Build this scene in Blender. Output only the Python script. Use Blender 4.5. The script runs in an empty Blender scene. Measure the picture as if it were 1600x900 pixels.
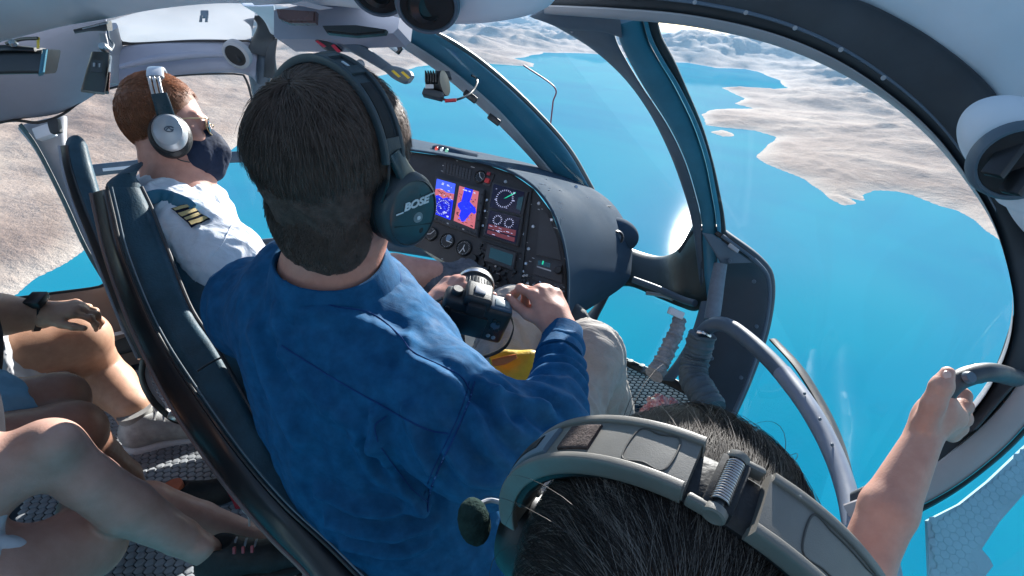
import bpy, bmesh, math, random
import numpy as np
from mathutils import Vector, Matrix
random.seed(4); np.random.seed(4)
D = bpy.data
SC = bpy.context.scene
COL = SC.collection
R = math.radians

# ------------------------------------------------------------------ camera
FOC = 800.0
PITCH, ROLL = 28.1, 6.0
CAMROT = Matrix.Rotation(R(90 - PITCH), 3, 'X') @ Matrix.Rotation(R(ROLL), 3, 'Z')
CR = np.array(CAMROT)
cam_data = D.cameras.new('camera')
cam_data.sensor_width = 36.0
cam_data.lens = 36.0 * FOC / 1600.0
cam_data.clip_start = 0.02
cam_data.clip_end = 400000.0
cam = D.objects.new('camera', cam_data)
cam.matrix_world = CAMROT.to_4x4()
COL.objects.link(cam)
SC.camera = cam

# ------------------------------------------------------------------ light
SUN_AZ, SUN_EL = 18.6, 19.5
world = D.worlds.new('World')
SC.world = world
world.use_nodes = True
wn = world.node_tree
sky_tex = wn.nodes.new('ShaderNodeTexSky')
sky_tex.sky_type = 'NISHITA'
sky_tex.sun_disc = False
sky_tex.sun_elevation = R(SUN_EL)
sky_tex.sun_rotation = R(SUN_AZ)
sky_tex.altitude = 900
sky_tex.air_density = 1.0
sky_tex.dust_density = 0.25
wn.links.new(sky_tex.outputs[0], wn.nodes['Background'].inputs[0])
wn.nodes['Background'].inputs[1].default_value = 0.10
sd = D.lights.new('sun', 'SUN')
sd.energy = 5.0
sd.angle = R(0.5)
sd.color = (1.0, 0.96, 0.90)
sun = D.objects.new('sun', sd)
_s = Vector((math.sin(R(SUN_AZ)) * math.cos(R(SUN_EL)), math.cos(R(SUN_AZ)) * math.cos(R(SUN_EL)), math.sin(R(SUN_EL))))
sun.rotation_euler = _s.to_track_quat('Z', 'Y').to_euler()
sun.location = (0, 0, 30)
COL.objects.link(sun)
SC.view_settings.view_transform = 'Standard'
SC.view_settings.look = 'None'
SC.view_settings.gamma = 1.0
SC.view_settings.exposure = 1.5
SC.cycles.max_bounces = 8
SC.cycles.diffuse_bounces = 4
SC.cycles.glossy_bounces = 3
SC.cycles.transparent_max_bounces = 16
SC.cycles.caustics_reflective = False
SC.cycles.caustics_refractive = False
SC.cycles.sample_clamp_indirect = 4.0
SC.cycles.use_denoising = True

# ------------------------------------------------------------------ points from the lens
def W(u, v, d):
    """a point of the place: image direction (u, v) at d metres along the lens axis"""
    return CR @ np.array(((u - 800) / FOC * d, (450 - v) / FOC * d, -d))
def WA(a):
    a = np.asarray(a, float)
    c = np.stack([(a[:, 0] - 800) / FOC * a[:, 2], (450 - a[:, 1]) / FOC * a[:, 2], -a[:, 2]], 1)
    return c @ CR.T
def CV(x, y, z):            # direction in the lens frame (right, up, away) -> world
    return CR @ np.array((x, y, -z))
def nrm(v):
    v = np.asarray(v, float)
    return v / (np.linalg.norm(v, axis=-1, keepdims=True) + 1e-12)
def spline(P, n, closed=False):
    """Catmull-Rom through control points, n samples evenly spread by chord length"""
    P = np.asarray(P, float)
    if len(P) == 2:
        t = np.linspace(0, 1, n)[:, None]
        return P[0] * (1 - t) + P[1] * t
    if closed:
        Q = np.vstack([P[-1], P, P[0], P[1]]); m = len(P)
    else:
        Q = np.vstack([2 * P[0] - P[1], P, 2 * P[-1] - P[-2]]); m = len(P) - 1
    L = np.linalg.norm(np.diff(Q[1:m + 2], axis=0), axis=1) + 1e-9
    cum = np.concatenate([[0], np.cumsum(L)])
    s = np.linspace(0, cum[-1], n, endpoint=not closed)
    k = np.clip(np.searchsorted(cum, s, side='right') - 1, 0, m - 1)
    t = ((s - cum[k]) / L[k])[:, None]
    p0, p1, p2, p3 = Q[k], Q[k + 1], Q[k + 2], Q[k + 3]
    return 0.5 * (2 * p1 + (p2 - p0) * t + (2 * p0 - 5 * p1 + 4 * p2 - p3) * t ** 2 + (3 * p1 - p0 - 3 * p2 + p3) * t ** 3)

# ------------------------------------------------------------------ noise
def _hash(i, j, k, seed):
    n = (i * 374761393 + j * 668265263 + k * 2147483647 + seed * 1274126177) & 0xffffffff
    n = ((n ^ (n >> 13)) * 1274126177) & 0xffffffff
    return ((n ^ (n >> 16)) & 0xffff) / 65535.0
def vnoise(p, seed=0):
    p = np.asarray(p, float)
    f = np.floor(p); t = p - f; t = t * t * (3 - 2 * t)
    i = f.astype(np.int64)
    r = 0
    for a in (0, 1):
        wa = t[:, 0] if a else 1 - t[:, 0]
        for b in (0, 1):
            wb = t[:, 1] if b else 1 - t[:, 1]
            for c in (0, 1):
                wc = t[:, 2] if c else 1 - t[:, 2]
                r = r + wa * wb * wc * _hash(i[:, 0] + a, i[:, 1] + b, i[:, 2] + c, seed)
    return r * 2 - 1
def fbm(p, oct=4, seed=0):
    p = np.asarray(p, float); r = 0; a = 1.0
    for o in range(oct):
        r = r + a * vnoise(p * 2 ** o + 17.3 * o, seed + o); a *= .5
    return r

# ------------------------------------------------------------------ objects
THINGS = []
def origin_of(o):
    while o.parent: o = o.parent
    return np.array(o.location)
def tag(o, label=None, cat=None, group=None, kind=None):
    if label: o['label'] = label
    if cat: o['category'] = cat
    if group: o['group'] = group
    if kind: o['kind'] = kind
    return o
def thing(name, label, cat, at, group=None):
    o = D.objects.new(name, None)
    o.location = Vector(at); o.empty_display_size = .05
    COL.objects.link(o)
    return tag(o, label, cat, group)
def put(name, geo, m, parent=None, label=None, cat=None, group=None, kind=None, at=None, sharp=35, flat=False):
    """one mesh object from geo = (verts, faces); world coordinates go in, local ones are stored"""
    V, F = geo
    V = np.asarray(V, float)
    me = D.meshes.new(name)
    off = origin_of(parent) if parent else (np.asarray(at) if at is not None else V.mean(0))
    Vl = V - off
    if isinstance(F, np.ndarray):
        nf, k = F.shape
        me.vertices.add(len(Vl)); me.vertices.foreach_set('co', Vl.astype(np.float32).ravel())
        me.loops.add(nf * k); me.loops.foreach_set('vertex_index', F.astype(np.int32).ravel())
        me.polygons.add(nf)
        me.polygons.foreach_set('loop_start', np.arange(0, nf * k, k, dtype=np.int32))
        me.update(calc_edges=True); me.validate()
    else:
        me.from_pydata([tuple(x) for x in Vl], [], [tuple(int(i) for i in f) for f in F])
        me.update()
    if not flat:
        me.shade_smooth()
        if sharp: me.set_sharp_from_angle(angle=R(sharp))
    me.materials.append(m)
    o = D.objects.new(name, me)
    COL.objects.link(o)
    if parent: o.parent = parent
    else: o.location = Vector(off)
    return tag(o, label, cat, group, kind)
def join(*gs):
    V = []; F = []; n = 0
    for v, f in gs:
        V.append(np.asarray(v, float))
        F += [tuple(int(i) + n for i in q) for q in f]
        n += len(v)
    return np.vstack(V), F

# ------------------------------------------------------------------ shapes
def grid_faces(n, m, closed_m=False, closed_n=False):
    F = []
    for i in range(n if closed_n else n - 1):
        for j in range(m if closed_m else m - 1):
            a, b = i * m + j, i * m + (j + 1) % m
            i2 = (i + 1) % n
            F.append((a, b, i2 * m + (j + 1) % m, i2 * m + j))
    return F
def beam(A, B, th, n=40, k=20, ex=4.0, caps=True, closed=False, shift=0.0, world=False):
    """solid bar: its two outlines are the (u,v,d) polylines A and B, its section a rounded box th metres deep"""
    a, b = spline(A, n, closed), spline(B, n, closed)
    if not world: a, b = WA(a), WA(b)
    mid, half = (a + b) / 2, (b - a) / 2
    away = nrm(mid)
    T = nrm(np.gradient(mid, axis=0))
    away = nrm(away - T * (away * T).sum(1, keepdims=True) * .6)
    ang = np.linspace(0, 2 * math.pi, k, endpoint=False) + math.pi / k
    cx = np.sign(np.cos(ang)) * np.abs(np.cos(ang)) ** (2 / ex)
    cy = np.sign(np.sin(ang)) * np.abs(np.sin(ang)) ** (2 / ex)
    th = np.broadcast_to(np.interp(np.linspace(0, 1, n), np.linspace(0, 1, len(np.atleast_1d(th))), np.atleast_1d(th)), (n,))
    V = (mid[:, None, :] + half[:, None, :] * cx[None, :, None]
         + away[:, None, :] * (th[:, None, None] / 2) * (1 + shift - cy[None, :, None]))
    F = grid_faces(n, k, True, closed)
    if caps and not closed:
        F += [tuple(range(k))[::-1], tuple((n - 1) * k + i for i in range(k))]
    return V.reshape(-1, 3), F
def tube(P, r, n=None, k=12, world=False, closed=False, flat=1.0, up=None):
    """swept round bar through P ((u,v,d) or world points), radius r (number or list)"""
    P = np.asarray(P, float)
    n = n or max(8, len(P) * 6)
    p = spline(P if world else P, n, closed)
    if not world: p = WA(p)
    rr = np.interp(np.linspace(0, 1, n), np.linspace(0, 1, len(np.atleast_1d(r))), np.atleast_1d(r))
    T = nrm(np.gradient(p, axis=0)) if not closed else nrm(np.roll(p, -1, 0) - np.roll(p, 1, 0))
    ref = np.array(up, float) if up is not None else CV(0.13, 0.31, .94)
    N = nrm(np.cross(T, ref)); Bn = np.cross(N, T)
    ang = np.linspace(0, 2 * math.pi, k, endpoint=False)
    V = p[:, None] + rr[:, None, None] * (N[:, None] * np.cos(ang)[None, :, None] + Bn[:, None] * (np.sin(ang) * flat)[None, :, None])
    F = grid_faces(n, k, True, closed)
    if not closed: F += [tuple(range(k)), tuple((n - 1) * k + i for i in range(k))[::-1]]
    return V.reshape(-1, 3), F
def sheet(A, B, n=30, m=8, bow=0.0, th=0.004):
    """curved thin slab between two (u,v,d) polylines, bowed away from the lens by bow metres"""
    a, b = WA(spline(A, n)), WA(spline(B, n))
    s = np.linspace(0, 1, m)
    V = a[:, None] * (1 - s)[None, :, None] + b[:, None] * s[None, :, None]
    aw = nrm(V)
    tt = np.linspace(0, 1, n)[:, None, None]
    V = V + aw * bow * (1 - (2 * s - 1) ** 2)[None, :, None] * (4 * tt * (1 - tt)) ** .5
    f = V.reshape(-1, 3); bk = (V + aw * th).reshape(-1, 3)
    F = grid_faces(n, m); N0 = n * m
    G = [tuple(reversed([i + N0 for i in q])) for q in F]
    rim = [i for i in range(m)] + [i * m + m - 1 for i in range(1, n)] + [(n - 1) * m + i for i in range(m - 2, -1, -1)] + [i * m for i in range(n - 2, 0, -1)]
    S = [(rim[i], rim[i] + N0, rim[(i + 1) % len(rim)] + N0, rim[(i + 1) % len(rim)]) for i in range(len(rim))]
    return np.vstack([f, bk]), F + G + S
class Plane:
    """a plane through three (u,v,d) points; hit() finds where image direction (u,v) meets it"""
    def __init__(s, a, b, c):
        a, b, c = W(*a), W(*b), W(*c)
        s.n = nrm(np.cross(b - a, c - a)); s.o = a
        if s.n @ a > 0: s.n = -s.n          # faces the lens
        s.x = nrm(b - a); s.y = np.cross(s.n, s.x)
    def hit(s, u, v, off=0.0):
        r = W(u, v, 1.0)
        return r * ((s.o @ s.n) / (r @ s.n)) + s.n * off
def ear(poly3, depth_vec, bev=0.0):
    """extrude a (nearly flat) world polygon by depth_vec; front edge bevelled"""
    bm = bmesh.new()
    vs = [bm.verts.new(p) for p in poly3]
    f = bm.faces.new(vs)
    r = bmesh.ops.extrude_face_region(bm, geom=[f])
    nv = [e for e in r['geom'] if isinstance(e, bmesh.types.BMVert)]
    bmesh.ops.translate(bm, verts=nv, vec=Vector(depth_vec))
    bmesh.ops.recalc_face_normals(bm, faces=bm.faces)
    if bev:
        es = [e for e in bm.edges if all(v in nv for v in e.verts)]
        bmesh.ops.bevel(bm, geom=es, offset=bev, segments=2, affect='EDGES', clamp_overlap=True)
    bmesh.ops.triangulate(bm, faces=[f for f in bm.faces if len(f.verts) > 4])
    bm.verts.index_update()
    g = (np.array([v.co[:] for v in bm.verts]), [tuple(v.index for v in f.verts) for f in bm.faces])
    bm.free()
    return g
def plate(pl, uv, th, off=0.0, bev=0.002, smooth=0):
    if smooth: uv = spline(uv, smooth, True)
    return ear([pl.hit(u, v, off) for u, v in uv], pl.n * th, bev)
def box(c, x, y, z, bev=0.004, seg=2):
    """bevelled box: centre c, half extents as world vectors x, y, z"""
    bm = bmesh.new()
    bmesh.ops.create_cube(bm, size=2.0)
    M = np.stack([x, y, z], 1); L = np.linalg.norm(M, axis=0)
    U = M / L
    for v in bm.verts: v.co = Vector(np.array(v.co) * L)
    if bev: bmesh.ops.bevel(bm, geom=list(bm.edges), offset=bev, segments=seg, profile=.5, affect='EDGES', clamp_overlap=True)
    bm.verts.index_update()
    V = np.array([v.co[:] for v in bm.verts]) @ U.T + np.asarray(c)
    F = [tuple(v.index for v in f.verts) for f in bm.faces]
    if np.linalg.det(U) < 0: F = [f[::-1] for f in F]
    bm.free()
    return V, F
def lathe(c, axis, prof, k=32, ref=None, sx=1.0):
    """profile [(radius, height)] turned about axis through c"""
    axis = nrm(axis); c = np.asarray(c, float)
    ref = np.array((.31, .17, .93)) if ref is None else np.asarray(ref, float)
    x = nrm(np.cross(axis, ref)); y = np.cross(axis, x)
    ang = np.linspace(0, 2 * math.pi, k, endpoint=False)
    ring = x[None] * np.cos(ang)[:, None] * sx + y[None] * np.sin(ang)[:, None]
    V = np.vstack([c + ring * r + axis * h for r, h in prof])
    F = grid_faces(len(prof), k, True)
    F = [f[::-1] for f in F]
    if prof[0][0] > 1e-6: F.append(tuple(range(k)))
    if prof[-1][0] > 1e-6: F.append(tuple((len(prof) - 1) * k + i for i in range(k))[::-1])
    return V, [f[::-1] for f in F]

# ------------------------------------------------------------------ smooth solids (signed distance, surface nets)
class Sdf:
    def __init__(s, h, k=.02):
        s.h, s.k, s.ops = h, k, []
    def cone(s, p0, r0, p1, r1, k=None, sub=False):
        s.ops.append(('c', np.array(p0, float), r0, np.array(p1, float), r1, s.k if k is None else k, sub)); return s
    def chain(s, pts, rs, k=None):
        kk = s.k if k is None else k
        for i in range(len(pts) - 1): s.cone(pts[i], rs[i], pts[i + 1], rs[i + 1], kk if i == 0 or kk >= .05 else .008)
        return s
    def ell(s, c, x, y, z, k=None, sub=False):
        s.ops.append(('e', np.array(c, float), np.stack([x, y, z], 1).astype(float), None, None, s.k if k is None else k, sub)); return s
    def ball(s, c, r, k=None, sub=False):
        return s.ell(c, (r, 0, 0), (0, r, 0), (0, 0, r), k, sub)
    def box(s, c, x, y, z, r=.005, k=None, sub=False):
        s.ops.append(('b', np.array(c, float), np.stack([x, y, z], 1).astype(float), r, None, s.k if k is None else k, sub)); return s
    def half(s, p, n):                       # cut away everything on the side n points to
        s.ops.append(('h', np.array(p, float), nrm(n), None, None, 0, True)); return s
    def _bb(s, o):
        if o[0] == 'c':
            r = max(o[2], o[4]); return np.minimum(o[1], o[3]) - r, np.maximum(o[1], o[3]) + r
        e = np.abs(o[2]).sum(1) if o[0] == 'b' else np.sqrt((o[2] ** 2).sum(1))
        return o[1] - e, o[1] + e
    def build(s, disp=None):
        h = s.h
        bbs = [s._bb(o) for o in s.ops if o[0] != 'h' and not o[6]]
        lo = np.min([b[0] for b in bbs], 0) - 4 * h; hi = np.max([b[1] for b in bbs], 0) + 4 * h
        N = np.ceil((hi - lo) / h).astype(int) + 1
        G = np.full(N, 3 * h + .02, np.float32)
        ax = [lo[i] + h * np.arange(N[i]) for i in range(3)]
        for o in s.ops:
            if o[0] == 'h':
                d = ((ax[0][:, None, None] - o[1][0]) * o[2][0] + (ax[1][None, :, None] - o[1][1]) * o[2][1] + (ax[2][None, None, :] - o[1][2]) * o[2][2])
                G = np.maximum(G, d.astype(np.float32)); continue
            b0, b1 = s._bb(o); mg = o[5] + 3 * h
            i0 = np.clip(((b0 - mg - lo) / h).astype(int), 0, N - 1); i1 = np.clip(((b1 + mg - lo) / h).astype(int) + 2, 1, N)
            if (i1 <= i0).any(): continue
            X, Y, Z = np.meshgrid(*[ax[i][i0[i]:i1[i]] for i in range(3)], indexing='ij', sparse=True)
            if o[0] == 'c':
                a, b = o[1], o[3]; ba = b - a; L2 = max(ba @ ba, 1e-12)
                t = np.clip(((X - a[0]) * ba[0] + (Y - a[1]) * ba[1] + (Z - a[2]) * ba[2]) / L2, 0, 1)
                d = np.sqrt((X - a[0] - ba[0] * t) ** 2 + (Y - a[1] - ba[1] * t) ** 2 + (Z - a[2] - ba[2] * t) ** 2) - (o[2] + (o[4] - o[2]) * t)
            else:
                L = np.linalg.norm(o[2], axis=0); U = o[2] / L
                q = [(X - o[1][0]) * U[0, i] + (Y - o[1][1]) * U[1, i] + (Z - o[1][2]) * U[2, i] for i in range(3)]
                if o[0] == 'e':
                    k0 = np.sqrt(sum((q[i] / L[i]) ** 2 for i in range(3)))
                    k1 = np.sqrt(sum((q[i] / L[i] ** 2) ** 2 for i in range(3))) + 1e-9
                    d = k0 * (k0 - 1) / k1
                else:
                    e = [np.abs(q[i]) - L[i] + o[3] for i in range(3)]
                    d = np.sqrt(sum(np.maximum(x, 0) ** 2 for x in e)) + np.minimum(np.maximum(np.maximum(e[0], e[1]), e[2]), 0) - o[3]
            sl = tuple(slice(i0[i], i1[i]) for i in range(3))
            g = G[sl]; k = o[5]; d = d.astype(np.float32)
            if o[6]:
                d = -d
                if k > 0:
                    hh = np.maximum(k - np.abs(g - d), 0) / k; G[sl] = np.maximum(g, d) + hh * hh * k * .25
                else: G[sl] = np.maximum(g, d)
            elif k > 0:
                hh = np.maximum(k - np.abs(g - d), 0) / k; G[sl] = np.minimum(g, d) - hh * hh * k * .25
            else: G[sl] = np.minimum(g, d)
        G[0] = G[-1] = h; G[:, 0] = G[:, -1] = h; G[:, :, 0] = G[:, :, -1] = h
        V, F = nets(G)
        V = V * h + lo
        for _ in range(2): V = relax(V, F, .4)
        if disp is not None: V = V + normals(V, F) * disp(V)[:, None]
        return V, F
def nets(G):
    ins = G < 0
    c = np.zeros(tuple(n - 1 for n in G.shape), np.uint8)
    for i in (0, 1):
        for j in (0, 1):
            for k in (0, 1):
                c += ins[i:G.shape[0] - 1 + i, j:G.shape[1] - 1 + j, k:G.shape[2] - 1 + k]
    act = (c > 0) & (c < 8)
    idx = np.argwhere(act)
    ids = np.full(c.shape, -1, np.int64); ids[act] = np.arange(len(idx))
    acc = np.zeros((len(idx), 3)); cnt = np.zeros(len(idx))
    cor = [(i, j, k) for i in (0, 1) for j in (0, 1) for k in (0, 1)]
    val = {q: G[idx[:, 0] + q[0], idx[:, 1] + q[1], idx[:, 2] + q[2]] for q in cor}
    for a in cor:
        for ax in range(3):
            if a[ax]: continue
            b = list(a); b[ax] = 1; b = tuple(b)
            va, vb = val[a], val[b]
            m = (va < 0) != (vb < 0)
            t = np.where(m, va / (va - vb + 1e-20), 0)
            p = np.array(a, float)[None] + np.eye(3)[ax][None] * t[:, None]
            acc[m] += p[m]; cnt[m] += 1
    V = idx + acc / cnt[:, None]
    F = []
    for ax in range(3):
        s0 = [slice(1, -1)] * 3; s0[ax] = slice(0, -1)
        s1 = [slice(1, -1)] * 3; s1[ax] = slice(1, None)
        m0, m1 = ins[tuple(s0)], ins[tuple(s1)]
        e = np.argwhere(m0 != m1)
        if not len(e): continue
        base = e.copy()
        for o in range(3):
            if o != ax: base[:, o] += 1
        o1, o2 = (ax + 1) % 3, (ax + 2) % 3
        def cell(d1, d2):
            q = base.copy(); q[:, o1] -= d1; q[:, o2] -= d2
            return ids[q[:, 0], q[:, 1], q[:, 2]]
        Q = np.stack([cell(1, 1), cell(0, 1), cell(0, 0), cell(1, 0)], 1)
        fl = ~m0[e[:, 0], e[:, 1], e[:, 2]]
        Q[fl] = Q[fl][:, ::-1]
        F.append(Q)
    F = np.vstack(F)
    return V, F[(F >= 0).all(1)]
def relax(V, F, a=.5):
    S = np.zeros_like(V); n = np.zeros(len(V))
    k = F.shape[1]
    for i in range(k):
        p, q = F[:, i], F[:, (i + 1) % k]
        for x, y in ((p, q), (q, p)):
            for c in range(3): S[:, c] += np.bincount(x, V[y, c], len(V))
            n += np.bincount(x, minlength=len(V))
    return V + (S / np.maximum(n, 1)[:, None] - V) * a
def normals(V, F):
    fn = np.cross(V[F[:, 2]] - V[F[:, 0]], V[F[:, -1]] - V[F[:, 1]])
    N = np.zeros_like(V)
    for i in range(F.shape[1]):
        for c in range(3): N[:, c] += np.bincount(F[:, i], fn[:, c], len(V))
    return nrm(N)

# ------------------------------------------------------------------ materials
def newmat(name):
    m = D.materials.new(name); m.use_nodes = True
    return m, m.node_tree, m.node_tree.nodes['Principled BSDF']
def nd(t, typ, **kw):
    n = t.nodes.new(typ)
    for k, v in kw.items():
        if k in n.inputs: n.inputs[k].default_value = v
        else: setattr(n, k, v)
    return n
def pm(name, col, rough=.5, metal=0., spec=.5, var=.12, vs=12., bump=.1, bs=300., bd=.001, col2=None, coat=0., sheen=0., sss=0., detail=4., stretch=None):
    m, t, b = newmat(name)
    tc = nd(t, 'ShaderNodeTexCoord')
    src = tc.outputs['Object']
    if stretch:
        mp = nd(t, 'ShaderNodeMapping'); mp.inputs['Scale'].default_value = stretch
        t.links.new(src, mp.inputs[0]); src = mp.outputs[0]
    nz = nd(t, 'ShaderNodeTexNoise', Scale=vs, Detail=detail, Roughness=.6)
    t.links.new(src, nz.inputs['Vector'])
    cr = nd(t, 'ShaderNodeValToRGB')
    c = np.array(col); c2 = np.array(col2) if col2 is not None else c * (1 + var)
    c1 = c if col2 is not None else c * (1 - var)
    cr.color_ramp.elements[0].position = .3; cr.color_ramp.elements[1].position = .7
    cr.color_ramp.elements[0].color = (*c1, 1); cr.color_ramp.elements[1].color = (*np.minimum(c2, 1), 1)
    t.links.new(nz.outputs[0], cr.inputs[0]); t.links.new(cr.outputs[0], b.inputs['Base Color'])
    b.inputs['Roughness'].default_value = rough; b.inputs['Metallic'].default_value = metal
    nr = nd(t, 'ShaderNodeTexNoise', Scale=vs * .6, Detail=6., Roughness=.7)
    t.links.new(src, nr.inputs['Vector'])
    rr_ = nd(t, 'ShaderNodeMapRange'); rr_.inputs[1].default_value = .3; rr_.inputs[2].default_value = .7
    rr_.inputs[3].default_value = max(.04, rough - .14); rr_.inputs[4].default_value = min(1.0, rough + .14)
    t.links.new(nr.outputs[0], rr_.inputs[0]); t.links.new(rr_.outputs[0], b.inputs['Roughness'])
    b.inputs['Specular IOR Level'].default_value = spec
    b.inputs['Coat Weight'].default_value = coat; b.inputs['Coat Roughness'].default_value = .15
    if sheen: b.inputs['Sheen Weight'].default_value = sheen
    if sss:
        b.inputs['Subsurface Weight'].default_value = sss
        b.inputs['Subsurface Radius'].default_value = (.012, .005, .003)
        b.inputs['Subsurface Scale'].default_value = 1.0
    if bump:
        n2 = nd(t, 'ShaderNodeTexNoise', Scale=bs, Detail=3.)
        t.links.new(src, n2.inputs['Vector'])
        bp = nd(t, 'ShaderNodeBump', Strength=bump, Distance=bd)
        t.links.new(n2.outputs[0], bp.inputs['Height']); t.links.new(bp.outputs[0], b.inputs['Normal'])
    return m
def glow(name, col, s, rough=.2):
    m, t, b = newmat(name)
    b.inputs['Base Color'].default_value = (*[c * .2 for c in col], 1)
    b.inputs['Roughness'].default_value = rough
    b.inputs['Emission Color'].default_value = (*col, 1); b.inputs['Emission Strength'].default_value = s
    return m
def glass(name, tint=(.975, .985, .99), refl=.008):
    m = D.materials.new(name); m.use_nodes = True
    t = m.node_tree; t.nodes.remove(t.nodes['Principled BSDF'])
    tr = nd(t, 'ShaderNodeBsdfTransparent'); tr.inputs[0].default_value = (*tint, 1)
    gl = nd(t, 'ShaderNodeBsdfGlossy', Roughness=.02)
    lw = nd(t, 'ShaderNodeLayerWeight', Blend=.25)
    mu = nd(t, 'ShaderNodeMath', operation='MULTIPLY_ADD'); mu.inputs[1].default_value = .02; mu.inputs[2].default_value = refl
    t.links.new(lw.outputs['Fresnel'], mu.inputs[0])
    cl = nd(t, 'ShaderNodeMath', operation='MINIMUM'); cl.inputs[1].default_value = .05
    t.links.new(mu.outputs[0], cl.inputs[0])
    mx = nd(t, 'ShaderNodeMixShader')
    t.links.new(cl.outputs[0], mx.inputs[0]); t.links.new(tr.outputs[0], mx.inputs[1]); t.links.new(gl.outputs[0], mx.inputs[2])
    t.links.new(mx.outputs[0], t.nodes['Material Output'].inputs[0])
    return m
def milky(name):
    m = D.materials.new(name); m.use_nodes = True
    t = m.node_tree; t.nodes.remove(t.nodes['Principled BSDF'])
    tr = nd(t, 'ShaderNodeBsdfTransparent'); tl = nd(t, 'ShaderNodeBsdfTranslucent'); df = nd(t, 'ShaderNodeBsdfDiffuse')
    for x in (tl, df): x.inputs[0].default_value = (.40, .43, .47, 1)
    a = nd(t, 'ShaderNodeMixShader'); b = nd(t, 'ShaderNodeMixShader'); a.inputs[0].default_value = .75; b.inputs[0].default_value = .72
    t.links.new(df.outputs[0], a.inputs[1]); t.links.new(tl.outputs[0], a.inputs[2]); t.links.new(tr.outputs[0], b.inputs[1]); t.links.new(a.outputs[0], b.inputs[2])
    t.links.new(b.outputs[0], t.nodes['Material Output'].inputs[0])
    return m
MT = dict(
    liner=pm('headliner_grey', (.62, .67, .74), .75, var=.06, vs=5, bump=.25, bs=900, bd=.0004),
    side=pm('side_lining_grey', (.25, .27, .34), .75, var=.10, vs=4, bump=.25, bs=900, bd=.0004),
    trim=pm('trim_grey', (.30, .31, .34), .6, var=.08, vs=8, bump=.2, bs=700, bd=.0004),
    dark=pm('dark_trim', (.025, .032, .040), .55, var=.25, vs=9, bump=.2, bs=700, bd=.0004),
    slate=pm('slate_trim', (.075, .11, .15), .55, var=.12, vs=8, bump=.2, bs=700, bd=.0004),
    teal=pm('padded_blue_trim', (.035, .17, .26), .5, var=.12, vs=10, bump=.2, bs=600, bd=.0005),
    seal=pm('black_rubber', (.01, .011, .013), .5, var=.2, bump=.1),
    shroud=pm('glare_shield_grey', (.036, .064, .098), .95, spec=.06, var=.08, vs=6, bump=.35, bs=900, bd=.0005),
    panel=pm('panel_black', (.022, .022, .026), .5, var=.25, vs=30, bump=.15, bs=600),
    black=pm('black_plastic', (.012, .013, .015), .38, var=.2, bump=.08),
    matte=pm('matte_black', (.012, .013, .016), .8, var=.25, bump=.2),
    metal=pm('bare_metal', (.55, .56, .58), .3, metal=1., var=.1, bump=.05),
    white=pm('white_paint', (.75, .76, .78), .4, var=.05, bump=.05),
    leather=pm('seat_leather', (.020, .058, .085), .6, spec=.35, var=.3, vs=18, bump=.6, bs=260, bd=.0012),
    gloss=pm('gloss_shell', (.012, .014, .017), .42, var=.2, bump=.03, coat=.15),
    pane=glass('window_acrylic'),
)
# ------------------------------------------------------------------ lake, land, haze
ALT = 900.0
HAZE = 1.6e-5
def ground(u, v, z=-ALT):
    r = W(u, v, 1.0)
    return r * (z / r[2])
def polar(az, r):
    return np.array((math.sin(R(az)) * r, math.cos(R(az)) * r, -ALT))

m, t, b = newmat('lake_water')
geo = nd(t, 'ShaderNodeNewGeometry')
nz = nd(t, 'ShaderNodeTexNoise', Scale=.0006, Detail=6., Distortion=1.2)
t.links.new(geo.outputs['Position'], nz.inputs['Vector'])
cr = nd(t, 'ShaderNodeValToRGB')
cr.color_ramp.elements[0].position = .3; cr.color_ramp.elements[0].color = (.000, .172, .282, 1)
cr.color_ramp.elements[1].position = .75; cr.color_ramp.elements[1].color = (.000, .250, .322, 1)
t.links.new(nz.outputs[0], cr.inputs[0]); w1 = nd(t, 'ShaderNodeTexNoise', Scale=.12, Detail=4.); w2 = nd(t, 'ShaderNodeTexNoise', Scale=.012, Detail=5.)
t.links.new(geo.outputs['Position'], w1.inputs['Vector']); t.links.new(geo.outputs['Position'], w2.inputs['Vector'])
b1 = nd(t, "ShaderNodeBump", Strength=.16, Distance=.4); b2 = nd(t, "ShaderNodeBump", Strength=.10, Distance=1.5)
t.links.new(w1.outputs[0], b1.inputs['Height']); t.links.new(w2.outputs[0], b2.inputs['Height'])
t.links.new(b1.outputs[0], b2.inputs['Normal'])
gl = nd(t, 'ShaderNodeBsdfGlossy', Roughness=.036); df = nd(t, 'ShaderNodeBsdfDiffuse')
t.links.new(cr.outputs[0], df.inputs[0]); t.links.new(b2.outputs[0], gl.inputs['Normal'])
fr = nd(t, 'ShaderNodeFresnel', IOR=1.2); t.links.new(b2.outputs[0], fr.inputs['Normal'])
fm = nd(t, 'ShaderNodeMath', operation='MINIMUM'); fm.inputs[1].default_value = .10; t.links.new(fr.outputs[0], fm.inputs[0])
mxw = nd(t, 'ShaderNodeMixShader'); t.links.new(fm.outputs[0], mxw.inputs[0]); t.links.new(df.outputs[0], mxw.inputs[1]); t.links.new(gl.outputs[0], mxw.inputs[2])
t.links.new(mxw.outputs[0], t.nodes['Material Output'].inputs[0]); t.nodes.remove(b)
MT['water'] = m
S = 160000.0
put('lake_water', ([(-S, -S, -ALT), (S, -S, -ALT), (S, S, -ALT), (-S, S, -ALT)], [(0, 1, 2, 3)]), MT['water'], kind='structure', flat=True)

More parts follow.
